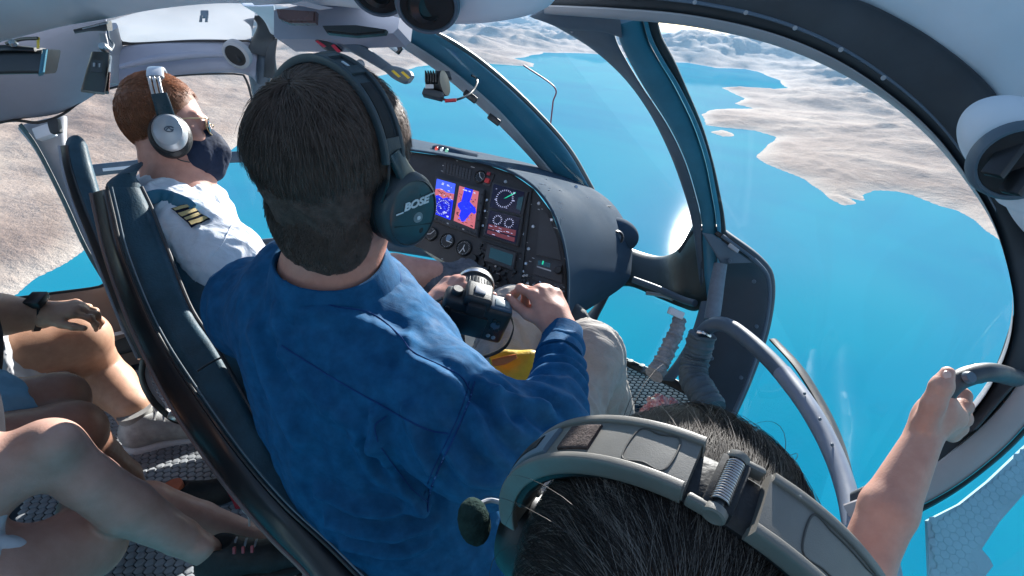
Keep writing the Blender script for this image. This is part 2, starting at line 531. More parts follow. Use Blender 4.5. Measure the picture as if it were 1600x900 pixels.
SHORE = [(-260, 640), (-60, 500), (25, 460), (60, 432), (100, 410), (137, 383), (250, 305), (345, 246), (400, 205), (480, 155), (560, 125), (640, 108), (700, 97),
         (760, 99), (830, 104), (838, 100), (800, 92), (850, 82), (920, 83), (1035, 96), (1075, 98), (1120, 106), (1165, 108), (1185, 112), (1215, 124), (1228, 137),
         (1190, 142), (1130, 137), (1165, 154), (1150, 162), (1182, 170), (1120, 171), (1097, 179), (1105, 195), (1140, 200), (1180, 204), (1213, 214), (1184, 245),
         (1200, 256), (1260, 281), (1300, 312), (1318, 321), (1338, 318), (1322, 308), (1350, 314), (1345, 304), (1366, 297), (1400, 298), (1430, 305), (1470, 321), (1500, 328),
         (1530, 345), (1546, 362), (1576, 382), (1650, 430), (1750, 520)]
poly = np.array([ground(u, v)[:2] for u, v in SHORE] + [polar(a, 110000)[:2] for a in (88, 60, 30, 0, -30, -60, -88)])
isl = np.array([ground(u, v)[:2] for u, v in [(1110, 206), (1128, 203), (1145, 209), (1147, 213), (1130, 213)]])
def sdpoly(P, Q):
    d = np.full(len(P), 1e18); ins = np.zeros(len(P), bool)
    for i in range(len(Q)):
        a, b = Q[i], Q[(i + 1) % len(Q)]
        e = b - a; w = P - a
        tt = np.clip((w @ e) / (e @ e), 0, 1)
        d = np.minimum(d, ((w - e * tt[:, None]) ** 2).sum(1))
        c = (a[1] <= P[:, 1]) != (b[1] <= P[:, 1])
        xx = a[0] + (P[:, 1] - a[1]) / (b[1] - a[1] + 1e-12) * e[0]
        ins ^= c & (P[:, 0] < xx)
    return np.sqrt(d) * np.where(ins, 1, -1)
NA, NR = 760, 460
az = np.radians(np.linspace(-78, 72, NA)); rr = 1000 * (100.0 ** np.linspace(0, 1, NR))
AZ, RR = np.meshgrid(az, rr, indexing='ij')
P2 = np.stack([np.sin(AZ) * RR, np.cos(AZ) * RR], -1).reshape(-1, 2)
r_ = RR.ravel(); a_ = np.degrees(AZ.ravel())
P3 = np.column_stack([P2, np.zeros(len(P2))])
wob = fbm(P3 / 900.0, 4, 3) * np.minimum(70, r_ * .006) + fbm(P3 / 200.0, 2, 9) * 10
sdm = sdpoly(P2, poly) + wob
sdi = sdpoly(P2, isl) + wob * .3
rid = 1 - np.abs(fbm(P3 / 2600.0, 5, 21)) ; rid = np.clip(rid, 0, 1) ** 2
rid2 = 1 - np.abs(fbm(P3 / 700.0, 4, 33)); rid2 = np.clip(rid2, 0, 1) ** 2
up = np.clip(sdm / 2500.0, 0, 1)
h = np.where(sdm > 0, 18 * (1 - np.exp(-sdm / 90.0)) + 30 * np.clip(sdm / 900, 0, 1), sdm * .06)
land = np.clip(sdm / 250, 0, 1)
h = h + land * (rid2 * 52 * (.35 + .65 * up)) + up * rid * 240 * np.clip(r_ / 9000, .25, 1.6)
# the high range beyond the narrows, and lower ranges along the skyline
def bump_(a0, wa, r0, wr): return np.exp(-((a_ - a0) / wa) ** 2 - ((np.log(r_) - math.log(r0)) / wr) ** 2)
rg = .55 + .45 * np.clip(1 - np.abs(fbm(P3 / 3800.0, 5, 55)), 0, 1)
h = h + land * rg * (920 * bump_(19, 6.5, 24000, .13) + 900 * bump_(31, 9, 30000, .16) + 700 * bump_(44, 9, 22000, .2)
                     + 620 * bump_(2, 10, 38000, .2) + 700 * bump_(-25, 16, 34000, .3) + 800 * bump_(-52, 14, 24000, .35) + 700 * bump_(60, 8, 16000, .25))
h = np.maximum(h, np.where(sdi > 0, 14 * (1 - np.exp(-sdi / 40)), sdi * .06))
V = np.column_stack([P2, h - ALT])
F = np.array(grid_faces(NA, NR))
keep = (h[F] > -6).any(1)
F = F[keep]
used = np.unique(F); remap = np.full(len(V), -1); remap[used] = np.arange(len(used))
V, F = V[used], remap[F]

m, t, b = newmat('desert_ground')
geo = nd(t, 'ShaderNodeNewGeometry')
sp = nd(t, 'ShaderNodeSeparateXYZ'); t.links.new(geo.outputs['Position'], sp.inputs[0])
n1 = nd(t, 'ShaderNodeTexNoise', Scale=.0011, Detail=8., Roughness=.65); t.links.new(geo.outputs['Position'], n1.inputs['Vector'])
c1 = nd(t, 'ShaderNodeValToRGB')
c1.color_ramp.elements[0].position = .3; c1.color_ramp.elements[0].color = (.165, .112, .088, 1)
c1.color_ramp.elements[1].position = .62; c1.color_ramp.elements[1].color = (.41, .318, .255, 1)
e = c1.color_ramp.elements.new(.46); e.color = (.295, .217, .172, 1)
t.links.new(n1.outputs[0], c1.inputs[0])
n2 = nd(t, 'ShaderNodeTexNoise', Scale=.012, Detail=6., Roughness=.7); t.links.new(geo.outputs['Position'], n2.inputs['Vector'])
mx = nd(t, 'ShaderNodeMix', data_type='RGBA', blend_type='OVERLAY'); mx.inputs[0].default_value = .4
t.links.new(c1.outputs[0], mx.inputs[6]); t.links.new(n2.outputs[0], mx.inputs[7])
mr = nd(t, 'ShaderNodeMapRange'); mr.inputs[1].default_value = -ALT + 4; mr.inputs[2].default_value = -ALT + 30; mr.inputs[3].default_value = 1; mr.inputs[4].default_value = 0
na = nd(t, 'ShaderNodeMath', operation='MULTIPLY_ADD'); na.inputs[1].default_value = 24; t.links.new(n2.outputs[0], na.inputs[0]); t.links.new(sp.outputs[2], na.inputs[2])
sb = nd(t, 'ShaderNodeMath', operation='SUBTRACT'); sb.inputs[1].default_value = 12; t.links.new(na.outputs[0], sb.inputs[0]); t.links.new(sb.outputs[0], mr.inputs[0])
ring = nd(t, 'ShaderNodeMix', data_type='RGBA'); t.links.new(mr.outputs[0], ring.inputs[0])
t.links.new(mx.outputs[2], ring.inputs[6]); ring.inputs[7].default_value = (.44, .37, .31, 1)
t.links.new(ring.outputs[2], b.inputs['Base Color'])
b.inputs['Roughness'].default_value = .95; b.inputs['Specular IOR Level'].default_value = .1
bp = nd(t, 'ShaderNodeBump', Strength=.9, Distance=16.0); t.links.new(n2.outputs[0], bp.inputs['Height']); t.links.new(bp.outputs[0], b.inputs['Normal'])
put('desert_terrain', (V, F), m, kind='structure', at=(0, 0, -ALT), sharp=None)

# the air between here and the far shore: one closed box, clear near by
hz, t, _b = newmat('haze_air')
t.nodes.remove(_b)
vol = nd(t, 'ShaderNodeVolumePrincipled'); vol.inputs['Color'].default_value = (.36, .68, 1.0, 1); vol.inputs['Density'].default_value = HAZE
vol.inputs["Anisotropy"].default_value = 0.0
t.links.new(vol.outputs[0], t.nodes['Material Output'].inputs['Volume'])
S2 = 140000.0
if HAZE > 0:
    put('haze', box((0, 0, (-ALT - 2 + 330) / 2), (S2, 0, 0), (0, S2, 0), (0, 0, (330 + ALT + 2) / 2), bev=0), hz, kind='stuff', flat=True)
# ------------------------------------------------------------------ the helicopter's cabin
heli = thing('helicopter', 'grey helicopter cabin with dark curved window frames around everyone inside', 'helicopter', W(800, 300, 1.6))
def hp(name, geo, m, label=None, parent=heli, **k):
    return put(name, geo, MT[m] if isinstance(m, str) else m, parent, label, **k)

# roof lining: the big pale lobe over the rear cabin, carried back over the lens
roof = hp('roof_lining', beam([(-420, 150, 1.05), (-150, 105, 1.04), (0, 68, 1.02), (95, 44, 1.0), (165, 32, 1.0), (235, 18, 1.0), (330, 8, 1.0), (440, 8, .98), (560, 12, .96)],
                        [(-900, -420, .62), (-500, -430, .6), (-200, -450, .58), (0, -460, .57), (150, -470, .56), (300, -480, .55), (400, -480, .55), (520, -480, .55), (620, -480, .55)], .05, n=50, k=24, ex=5), 'liner')
hp('roof_lining', beam([(-900, -420, .62), (-500, -430, .6), (0, -460, .57), (300, -480, .55), (620, -480, .55)],
                       [(-2000, -4600, .13), (-1200, -4600, .12), (0, -4600, .12), (900, -4600, .12), (1400, -4600, .12)], .04, n=20, k=16, ex=6), 'liner')
# overhead centre console with its lamps
hp('overhead_console', beam([(395, 10, .93), (470, 8, .93), (560, 16, .90), (640, 34, .86), (700, 40, .84), (770, 37, .82), (830, 25, .80), (862, 8, .79), (880, -20, .78)],
                            [(300, -160, .75), (400, -170, .75), (480, -180, .74), (560, -190, .73), (640, -195, .72), (720, -200, .70), (800, -210, .69), (850, -215, .68), (900, -220, .67)], .05, n=46, k=22, ex=3.2), 'liner')
hp('roof_lining', beam([(300, -150, .75), (480, -175, .74), (640, -190, .72), (800, -205, .69), (905, -215, .67)],
                       [(300, -480, .55), (480, -480, .55), (640, -480, .55), (800, -480, .55), (930, -480, .55)], .04, n=20, k=16, ex=6), 'liner')
oc = Plane((430, 60, 1.02), (620, 52, .96), (430, 20, 1.02))
hp('overhead_box', plate(oc, [(428, 16), (428, 57), (434, 61), (527, 61), (556, 54), (614, 52), (622, 44), (626, 14), (560, 4), (470, 8)], -.06, bev=.004), 'side')
hp('overhead_box', plate(Plane((510, 45, .93), (615, 55, .90), (510, 20, .93)), [(508, 44), (515, 55), (560, 60), (604, 56), (607, 50), (560, 43)], .012, bev=.003), 'black', 'black underside of overhead box')
hp('map_lamp', plate(Plane((440, 38, .955), (500, 38, .945), (440, 15, .955)), [(436, 18), (440, 33), (456, 40), (497, 40), (498, 22)], .012, bev=.003), pm('smoked_red', (.13, .07, .07), .3), 'smoked brown-red lamp lens')
hp('placard', plate(Plane((460, 10, .915), (520, 10, .90), (460, 2, .915)), [(456, 7), (475, 2), (500, 9), (521, 13), (500, 16), (478, 11)], .002, bev=0), pm('pink_print', (.5, .42, .45), .6))
for (u, v, d, rx) in ((592, -16, .80, .046), (668, 8, .79, .050)):
    o = W(u, v, d); ax = nrm(CV(.05, -.86, -.42))
    sp_ = hp('air_vent', lathe(o, ax, [(rx, -.02), (rx, .0), (rx * .93, .006), (rx * .84, .006), (rx * .80, -.004)], 40), 'slate')
    hp('vent_throat', lathe(o, ax, [(rx * .82, .003), (rx * .70, -.012), (rx * .66, -.03), (.0001, -.03)], 36), 'matte', parent=sp_)
    hp('vent_ball', lathe(o - ax * .006, nrm(ax + CV(.4, .25, 0)), [(rx * .66, -.012), (rx * .62, .006), (rx * .42, .014), (rx * .36, .008), (.0001, .006)], 32), 'black', parent=sp_)

# the rear bulkhead behind the lens
hp('rear_bulkhead', box(CV(-.15, -.25, -.75), CV(1.35, 0, 0), CV(0, 1.15, -.2), CV(0, .01, .03), .01), 'slate')
# left cabin side: lining above the windows, upper window, door beam
hp('side_lining', beam([(-330, 130, 1.434), (-150, 98, 1.408), (-60, 76, 1.395), (20, 55, 1.382), (100, 36, 1.382), (165, 28, 1.382)],
                       [(-330, 300, 1.536), (-150, 232, 1.562), (-60, 205, 1.587), (20, 189, 1.613), (98, 176, 1.664), (168, 136, 1.741)], .05, n=40, k=24, ex=3.5), 'side')
hp('side_lining', beam([(145, 60, 1.664), (165, 84, 1.741), (172, 100, 1.766), (170, 130, 1.766)], [(186, 44, 1.741), (193, 76, 1.818), (192, 100, 1.818), (190, 132, 1.818)], .05, n=16, ex=4), 'trim')
hp('window_seal', beam([(-200, 232, 1.581), (-60, 203, 1.594), (15, 186, 1.613), (60, 189, 1.638), (98, 176, 1.664), (130, 152, 1.702), (168, 137, 1.741), (270, 118, 1.818), (365, 114, 1.869), (385, 122, 1.882), (396, 155, 1.894), (404, 190, 1.894)],
                       [(-200, 240, 1.581), (-60, 210, 1.594), (15, 191, 1.613), (60, 194, 1.638), (100, 180, 1.664), (133, 156, 1.702), (169, 141, 1.741), (270, 121, 1.818), (365, 117, 1.869), (382, 124, 1.882), (392, 157, 1.894), (400, 192, 1.894)], .02, n=60, k=10), 'seal')
db = hp('door_beam', beam([(165, 84, 1.792), (190, 72, 1.805), (230, 66, 1.818), (300, 61, 1.856), (360, 62, 1.894), (394, 68, 1.920), (402, 80, 1.920)],
                          [(170, 138, 1.792), (190, 134, 1.805), (230, 127, 1.818), (300, 117, 1.856), (360, 114, 1.894), (388, 118, 1.920), (398, 125, 1.920)], .07, n=36, k=24, ex=3), 'side')
hp('door_beam', tube([(188, 105, 1.754), (240, 93, 1.773), (300, 86, 1.805), (350, 86, 1.843)], [.008, .013, .013, .007], 24), 'side', 'raised moulding along the beam')
hp('window_seal', beam([(170, 35, 1.779), (178, 46, 1.792), (188, 60, 1.805), (205, 66, 1.818), (300, 62, 1.856), (388, 62, 1.907)],
                       [(162, 40, 1.779), (170, 56, 1.792), (180, 70, 1.805), (203, 70, 1.818), (300, 65, 1.856), (392, 66, 1.907)], .015, n=30, k=10), 'seal')
ov = nrm(CV(-.15, -.75, -.65))
av = hp('air_vent', lathe(W(369, 86, 1.830), ov, [(.049, -.019), (.049, .003), (.038, .008), (.035, 0)], 32), 'trim')
hp('vent_throat', lathe(W(369, 86, 1.830), ov, [(.037, .005), (.033, -.013), (.0001, -.018)], 28), 'matte', parent=av)
hp('vent_ball', beam([(362, 80, 1.824), (372, 95, 1.824)], [(366, 79, 1.824), (377, 94, 1.824)], .008, n=6, k=8), 'matte', parent=av)
hp('roof_clip', beam([(313, 16, 1.408), (313, 27, 1.408)], [(326, 16, 1.408), (326, 27, 1.408)], .012, n=6, k=10), 'slate')
for u in (312, 321): hp('roof_clip', beam([(u, 24, 1.1), (u - 1, 33, 1.1)], [(u + 5, 24, 1.1), (u + 4, 33, 1.1)], .010, n=6, k=8), 'slate')
# front-left frame behind the heads
hp('left_pillar', beam([(382, 60, 1.946), (384, 100, 1.946), (392, 140, 1.971), (400, 200, 1.997), (402, 300, 2.048)], [(432, 52, 1.920), (428, 100, 1.920), (420, 140, 1.971), (412, 200, 1.997), (412, 300, 2.048)], .06, n=24, ex=3.5), 'slate')
hp('left_pillar', beam([(421, 60, 1.882), (414, 90, 1.894), (412, 120, 1.920)], [(434, 60, 1.869), (431, 90, 1.882), (436, 125, 1.907)], .03, n=14), 'dark')
hp('left_pillar', beam([(393, 26, 1.818), (402, 40, 1.843), (393, 62, 1.894), (384, 80, 1.920)], [(420, 22, 1.792), (432, 40, 1.818), (430, 62, 1.869), (420, 90, 1.894)], .05, n=16), 'dark')
hp('roof_rail', beam([(380, 10, 1.434), (410, 30, 1.664), (425, 58, 1.894)], [(430, 10, 1.382), (432, 30, 1.600), (440, 58, 1.869)], .05, n=14), 'liner')
# pillar between the two left windows
hp('door_pillar', beam([(26, 196, 1.664), (52, 230, 1.664), (92, 308, 1.664), (128, 385, 1.664), (166, 446, 1.664), (190, 520, 1.690)],
                       [(104, 178, 1.715), (106, 230, 1.690), (140, 308, 1.690), (180, 385, 1.690), (215, 446, 1.690), (235, 520, 1.715)], .07, n=36, k=24, ex=3), 'trim')
hp('door_pillar', beam([(28, 196, 1.645), (54, 232, 1.645), (94, 310, 1.645), (130, 388, 1.645), (164, 446, 1.645)],
                       [(34, 192, 1.626), (61, 230, 1.626), (101, 308, 1.626), (136, 384, 1.626), (170, 444, 1.626)], .02, n=30, k=12), 'dark')
hp('belt_bracket', box(W(70, 207, 1.626), CV(.022, .010, .004), CV(-.008, .018, 0), CV(0, 0, .012), .004), 'liner')
hp('belt_bracket', box(W(86, 198, 1.626), CV(.016, .004, .0), CV(-.004, .022, 0), CV(0, 0, .008), .003), 'dark')
# sill and lower wall left
hp('cabin_wall', beam([(-200, 488, 1.600), (0, 468, 1.626), (80, 458, 1.651), (162, 446, 1.677), (260, 430, 1.766), (420, 395, 1.920)],
                      [(-200, 800, 1.818), (0, 700, 1.869), (80, 660, 1.920), (200, 590, 1.997), (300, 560, 2.074), (460, 520, 2.176)], .05, n=30, k=20, ex=5), pm('wall_warm_grey', (.26, .22, .21), .45, var=.1, vs=5, bump=.2, bs=500))
hp('window_seal', beam([(-200, 484, 1.587), (0, 466, 1.613), (80, 456, 1.638), (150, 447, 1.651), (166, 440, 1.664)], [(-200, 490, 1.587), (0, 471, 1.613), (80, 461, 1.638), (152, 451, 1.651), (170, 443, 1.664)], .02, n=24, k=10), 'seal')
hp('arm_rest', beam([(150, 533, 1.818), (175, 529, 1.843), (222, 516, 1.869)], [(152, 560, 1.818), (180, 556, 1.843), (228, 545, 1.869)], .05, n=14), 'dark')
hp('arm_rest', beam([(170, 521, 1.792), (204, 514, 1.818)], [(171, 527, 1.792), (205, 519, 1.818)], .008, n=8, k=8), 'liner')
# the pilot's door: waist rail, slanted strut, lower edge
hp('door_rail', beam([(142, 257, 2.074), (210, 250, 2.099), (300, 240, 2.125), (420, 234, 2.176)], [(146, 276, 2.074), (210, 268, 2.099), (300, 258, 2.125), (420, 252, 2.176)], .03, n=20), 'slate')
hp('door_rail', beam([(160, 263, 2.048), (212, 258, 2.074)], [(161, 268, 2.048), (212, 263, 2.074)], .01, n=10, k=8), 'white')
hp('door_strut', beam([(296, 278, 2.125), (345, 340, 2.099), (386, 398, 2.074)], [(320, 278, 2.125), (372, 340, 2.099), (412, 398, 2.074)], .04, n=16), 'dark')
hp('door_rail', beam([(340, 385, 2.048), (420, 372, 2.125), (560, 365, 2.240), (700, 385, 2.368), (760, 400, 2.496)], [(340, 402, 2.048), (420, 390, 2.125), (560, 388, 2.240), (700, 408, 2.368), (760, 430, 2.496)], .05, n=26), 'slate')

# windscreen: centre post, right post
hp('windscreen_post', beam([(596, 46, 1.12), (640, 72, 1.22), (700, 113, 1.40), (770, 172, 1.62), (832, 236, 1.84), (872, 284, 1.98)],
                           [(660, 42, 1.12), (705, 66, 1.22), (760, 106, 1.40), (822, 162, 1.62), (884, 230, 1.84), (924, 296, 1.98)], .05, n=50, k=24, ex=4), 'teal')
hp('windscreen_post', beam([(588, 52, 1.11), (633, 78, 1.21), (694, 120, 1.39), (763, 180, 1.61), (825, 243, 1.83), (862, 288, 1.97)],
                           [(606, 46, 1.10), (652, 72, 1.20), (712, 113, 1.38), (780, 172, 1.60), (838, 238, 1.82), (876, 284, 1.96)], .04, n=50, k=14), 'trim')
hp('windscreen_post', beam([(655, 44, 1.13), (704, 68, 1.23), (758, 106, 1.41), (820, 161, 1.63), (882, 229, 1.85), (922, 297, 1.99)],
                           [(668, 40, 1.15), (716, 66, 1.25), (768, 104, 1.43), (829, 160, 1.65), (890, 228, 1.87), (930, 296, 2.01)], .04, n=50, k=12), 'dark')
for (u, v) in ((735, 151), (772, 187), (615, 72)):
    k_ = 1.40 if v < 170 else 1.53
    if u == 615: k_ = 1.17
    hp('cable_clip', box(W(u, v, k_ - .045), CV(.016, -.012, .0), CV(.005, .007, 0), CV(0, 0, .006), .003), 'black')
hp('lamp_strip', plate(Plane((595, 66, 1.08), (626, 80, 1.14), (597, 72, 1.08)), [(592, 64), (606, 64), (630, 78), (618, 81)], .006, bev=.001), 'white')

arch_in = [(832, 27, 1.02), (872, 46, 1.06), (925, 78, 1.12), (975, 123, 1.20), (1015, 178, 1.30), (1046, 240, 1.40), (1068, 300, 1.50), (1080, 345, 1.58), (1088, 400, 1.64), (1096, 470, 1.68)]
pad_l = [(962, 40, .98), (970, 70, 1.04), (985, 100, 1.10), (1008, 140, 1.18), (1045, 198, 1.29), (1070, 250, 1.38), (1086, 300, 1.47), (1096, 345, 1.56), (1098, 400, 1.62), (1102, 470, 1.66)]
pad_r = [(1004, 28, .96), (1012, 60, 1.02), (1030, 95, 1.08), (1056, 138, 1.16), (1084, 196, 1.27), (1102, 250, 1.36), (1112, 300, 1.45), (1119, 345, 1.54), (1120, 400, 1.60), (1118, 470, 1.64)]
out_r = [(1029, 34, .95), (1036, 60, 1.01), (1055, 95, 1.07), (1074, 138, 1.15), (1098, 196, 1.26), (1114, 250, 1.35), (1125, 300, 1.44), (1133, 345, 1.53), (1136, 400, 1.60), (1132, 470, 1.64)]
hp('front_pillar', beam(arch_in, pad_l, .05, n=50, k=20, ex=5, shift=.3), 'slate')
hp('front_pillar', beam(pad_l, pad_r, .035, n=50, k=20, ex=2.4), 'teal', 'blue padded face of the pillar')
hp('front_pillar', beam(pad_r, out_r, .05, n=50, k=16, ex=5, shift=.2), 'dark')
hp('door_seal', beam([(a + 0, b, c - .012) for a, b, c in pad_r], [(a + 7, b - 2, c - .012) for a, b, c in pad_r], .012, n=50, k=8), 'teal')
hp('front_pillar', beam([(826, 25, 1.01), (860, 8, .97), (920, 12, .96), (968, 20, .96)], [(836, 30, 1.01), (884, 46, 1.02), (940, 50, 1.0), (972, 60, 1.0)], .04, n=16), 'slate')

# right door: the long arched frame
arch_o = [(840, -32, .93), (960, -30, .90), (1080, -25, .87), (1200, -20, .84), (1320, -8, .80), (1420, 36, .77), (1500, 90, .74), (1560, 150, .71), (1625, 260, .68), (1655, 380, .66), (1670, 470, .65), (1650, 540, .65), (1598, 590, .66), (1528, 670, .68)]
arch_m = [(850, 10, .95), (960, 15, .92), (1080, 26, .89), (1200, 52, .86), (1300, 92, .82), (1385, 146, .79), (1460, 212, .76), (1515, 285, .73), (1552, 350, .70), (1574, 420, .68), (1583, 480, .67), (1575, 545, .67), (1540, 620, .69), (1480, 690, .71)]
arch_w = [(850, 22, .96), (960, 30, .93), (1080, 42, .90), (1200, 68, .87), (1300, 108, .83), (1390, 162, .80), (1462, 226, .77), (1515, 292, .74), (1552, 352, .71), (1572, 410, .69), (1582, 465, .68), (1573, 530, .68), (1542, 598, .70), (1475, 684, .72)]
frame = hp('door_frame', beam(arch_o, arch_m, .05, n=80, k=24, ex=4), 'dark')
hp('window_trim', beam([(a, b - 3, c - .012) for a, b, c in arch_m], arch_w, .03, n=80, k=14, ex=4), 'trim', parent=frame)
hp('door_seal', beam([(a + (1230 - a) * .00 + 4, b - 26, c - .02) for a, b, c in arch_m[:9]], [(a + 4, b - 19, c - .02) for a, b, c in arch_m[:9]], .010, n=60, k=8), 'slate', parent=frame)
hp('roof_lining', beam([(1290, -20, .83), (1390, 40, .80), (1445, 74, .78), (1518, 128, .75), (1568, 184, .72), (1628, 270, .69), (1668, 380, .67)],
                       [(1500, -500, .55), (1600, -420, .54), (1700, -330, .53), (1800, -220, .52), (1880, -60, .51), (1950, 160, .50), (1980, 380, .50)], .04, n=40, k=20, ex=5), pm('roof_pale_blue', (.60, .70, .80), .6, var=.07, vs=6, bump=.25, bs=800, bd=.0004))
# corner pod with the round vent
pod = hp('vent_pod', (lambda s: s.ell(W(1600, 232, .635), CV(.066, -.036, .02), CV(.030, .042, 0), CV(.0, .0, .042), k=0).ell(W(1664, 330, .63), CV(.06, -.06, 0), CV(.03, .03, 0), CV(0, 0, .04), k=.04)
         .box(W(1576, 262, .575), CV(.030, -.030, .0), CV(.018, .018, 0), CV(0, 0, .02), .012, k=.012, sub=True).build())(Sdf(.003, .02)), 'liner', 'pale blue-grey pod with round vent')
pv = nrm(CV(-.45, -.42, -.79))
hp('vent_ring', lathe(W(1594, 256, .596), pv, [(.046, -.02), (.044, -.002), (.041, .002), (.038, .001), (.036, -.006)], 40, sx=1.0), 'slate', parent=pod)
hp('vent_throat', lathe(W(1594, 256, .596), pv, [(.038, -.001), (.034, -.010), (.0001, -.012)], 32), 'matte', parent=pod)
for k_ in (-.016, .010): hp('vent_vane', box(W(1594, 256, .595) + CV(k_ * .8, k_ * -.8, 0), CV(.020, .026, 0), CV(.0025, -.0025, 0), CV(-.004, .004, .008), .001), 'black', parent=pod)

# right door sill: dark band, pale strip, rubber edge
sl_t = [(1326, 770, .86), (1400, 733, .81), (1475, 680, .74), (1545, 592, .70), (1590, 470, .67)]
sl_m = [(1330, 812, .85), (1436, 772, .78), (1515, 716, .72), (1590, 640, .68), (1660, 520, .65)]
sl_p = [(1340, 830, .84), (1440, 790, .77), (1524, 738, .71), (1606, 660, .67), (1680, 540, .64)]
sl_b = [(1345, 840, .84), (1443, 799, .77), (1528, 745, .71), (1612, 667, .67), (1690, 545, .64)]
hp('door_sill', beam(sl_t, sl_m, .045, n=40, k=20, ex=4, shift=.2), 'dark')
hp('door_sill', beam([(a - 14, b - 24, c - .005) for a, b, c in sl_m], sl_p, .025, n=40, k=14, ex=4), pm('sill_pale', (.36, .34, .35), .5, var=.06), 'pale strip along the sill')
hp('door_seal', beam(sl_p, sl_b, .03, n=40, k=12, ex=3), 'seal')
# grab handle on the sill
gh = hp('grab_handle', tube([(1458, 648, .628), (1473, 626, .618), (1485, 606, .612), (1502, 592, .611), (1526, 584, .613), (1552, 582, .62), (1585, 590, .66)], [.009, .0095, .0105, .0115, .0115, .0115, .012], 36, 16), pm('handle_grey', (.035, .042, .052), .5, bump=.2, bs=600))
hp('handle_plug', lathe(W(1511, 590, .600), CV(.1, .3, -.95), [(.0001, .006), (.006, .006), (.007, .004), (.007, 0)], 20), 'slate', parent=gh)
hp('handle_collar', tube([(1525, 584, .6155), (1528, 583.5, .6155)], [.0122, .0122], 6, 16), 'black', parent=gh)

# right lower corner: door box, rail, gasket
hp('corner_box', beam([(1092, 352, 1.60), (1092, 400, 1.63), (1092, 470, 1.67), (1088, 540, 1.66), (1082, 600, 1.62), (1070, 660, 1.58)],
                      [(1130, 358, 1.56), (1192, 404, 1.57), (1212, 440, 1.58), (1205, 510, 1.58), (1178, 590, 1.56), (1145, 665, 1.52)], .09, n=40, k=24, ex=6), pm('corner_navy', (.022, .040, .058), .5, var=.15, vs=6, bump=.2, bs=500))
hp('corner_box', tube([(1128, 368, 1.53), (1185, 412, 1.53), (1202, 445, 1.53), (1196, 510, 1.53), (1168, 595, 1.51), (1140, 660, 1.48)], .006, 40, 8), 'slate', 'raised rib round the box')
hp('latch_plate', beam([(1116, 366, 1.535), (1140, 384, 1.53), (1176, 408, 1.53)], [(1122, 361, 1.53), (1148, 376, 1.525), (1181, 402, 1.525)], .012, n=14, k=8), 'seal')
hp('latch_plate', plate(Plane((1112, 366, 1.535), (1178, 412, 1.535), (1115, 400, 1.545)), [(1096, 363), (1113, 366), (1174, 410), (1126, 412), (1118, 398), (1112, 388)], .008, bev=.002), 'slate')
hp('latch_plate', box(W(1146, 388, 1.51), CV(.014, -.010, 0), CV(.003, .005, 0), CV(0, 0, .005), .002), 'trim')
hp('grab_post', tube([(1126, 412, 1.53), (1121, 440, 1.53), (1116, 475, 1.52), (1112, 500, 1.51)], [.019, .021, .022, .022], 24, 16), pm('post_pad', (.14, .17, .21), .7, var=.2, vs=30, bump=.6, bs=120, bd=.003), 'grey padded upright tube')
rail = hp('hand_rail', tube([(1090, 560, 1.46), (1094, 528, 1.44), (1110, 509, 1.41), (1135, 508, 1.36), (1170, 532, 1.29), (1215, 575, 1.19), (1262, 635, 1.08), (1298, 700, .99), (1322, 765, .91), (1335, 830, .84)], [.020, .020, .020, .020, .020, .020, .019, .018, .017, .016], 60, 18), 'slate')
hp('rail_sleeve', tube([(1222, 582, 1.172), (1262, 635, 1.075), (1298, 700, .985), (1322, 765, .905), (1335, 830, .835)], [.0205, .0195, .0185, .0175, .0165], 40, 18), pm('sleeve_grey', (.19, .22, .28), .42, var=.08, bump=.15), parent=rail)
for (u, v, d) in ((1257, 615, 1.085), (1281, 655, 1.02), (1300, 695, .975)):
    hp('rivet', lathe(W(u, v, d - .008), CV(.2, .2, -1), [(.0001, .002), (.003, .0015), (.0035, 0)], 12), 'slate', parent=rail)
hp('door_seal', beam([(1200, 530, 1.30), (1240, 575, 1.20), (1280, 640, 1.09), (1306, 700, 1.0), (1328, 775, .91)], [(1212, 528, 1.30), (1256, 575, 1.20), (1296, 640, 1.09), (1322, 700, 1.0), (1340, 772, .91)], .035, n=40, k=14, ex=3), 'seal')
cuff_m = pm('black_quilt', (.060, .095, .125), .7, var=.2, vs=30, bump=.6, bs=90, bd=.004)
def ruched(P, r0, r1, n, amp, name):
    P = np.array(P, float)
    rs = [np.interp(k / (n - 1), [0, 1], [r0, r1]) * (1 + amp * math.sin(k * 2.3) + amp * .6 * math.sin(k * 1.1 + 1)) for k in range(n)]
    g = tube(P, rs, n, 18)
    V = g[0] + .004 * fbm(g[0] * 60, 3, 5)[:, None] * nrm(g[0] - g[0].mean(0))
    return hp(name, (V, g[1]), cuff_m)
ruched([(1098, 522, 1.42), (1088, 560, 1.44), (1084, 590, 1.42), (1096, 612, 1.38), (1112, 640, 1.34)], .036, .040, 50, .05, 'fabric_sleeve').name
hp('hose_clip', tube([(1090, 519, 1.405), (1100, 521, 1.395), (1109, 526, 1.40)], [.006, .006, .006], 10, 8), 'metal')
ruched([(1062, 498, 1.60), (1056, 520, 1.58), (1044, 545, 1.56), (1032, 570, 1.54), (1022, 585, 1.52)], .020, .026, 40, .10, 'hose').data.materials[0] = pm('hose_grey', (.26, .28, .31), .7, var=.3, vs=60, bump=.8, bs=160, bd=.004)
hp('hose_bracket', box(W(1056, 489, 1.56), CV(.022, -.010, 0), CV(.004, .010, 0), CV(0, 0, .008), .002), 'liner')
hp('lower_post', beam([(1096, 470, 1.66), (1080, 520, 1.62), (1058, 560, 1.58), (1034, 590, 1.55)], [(1122, 470, 1.62), (1104, 520, 1.58), (1080, 560, 1.55), (1056, 592, 1.52)], .04, n=20, ex=4), 'slate')

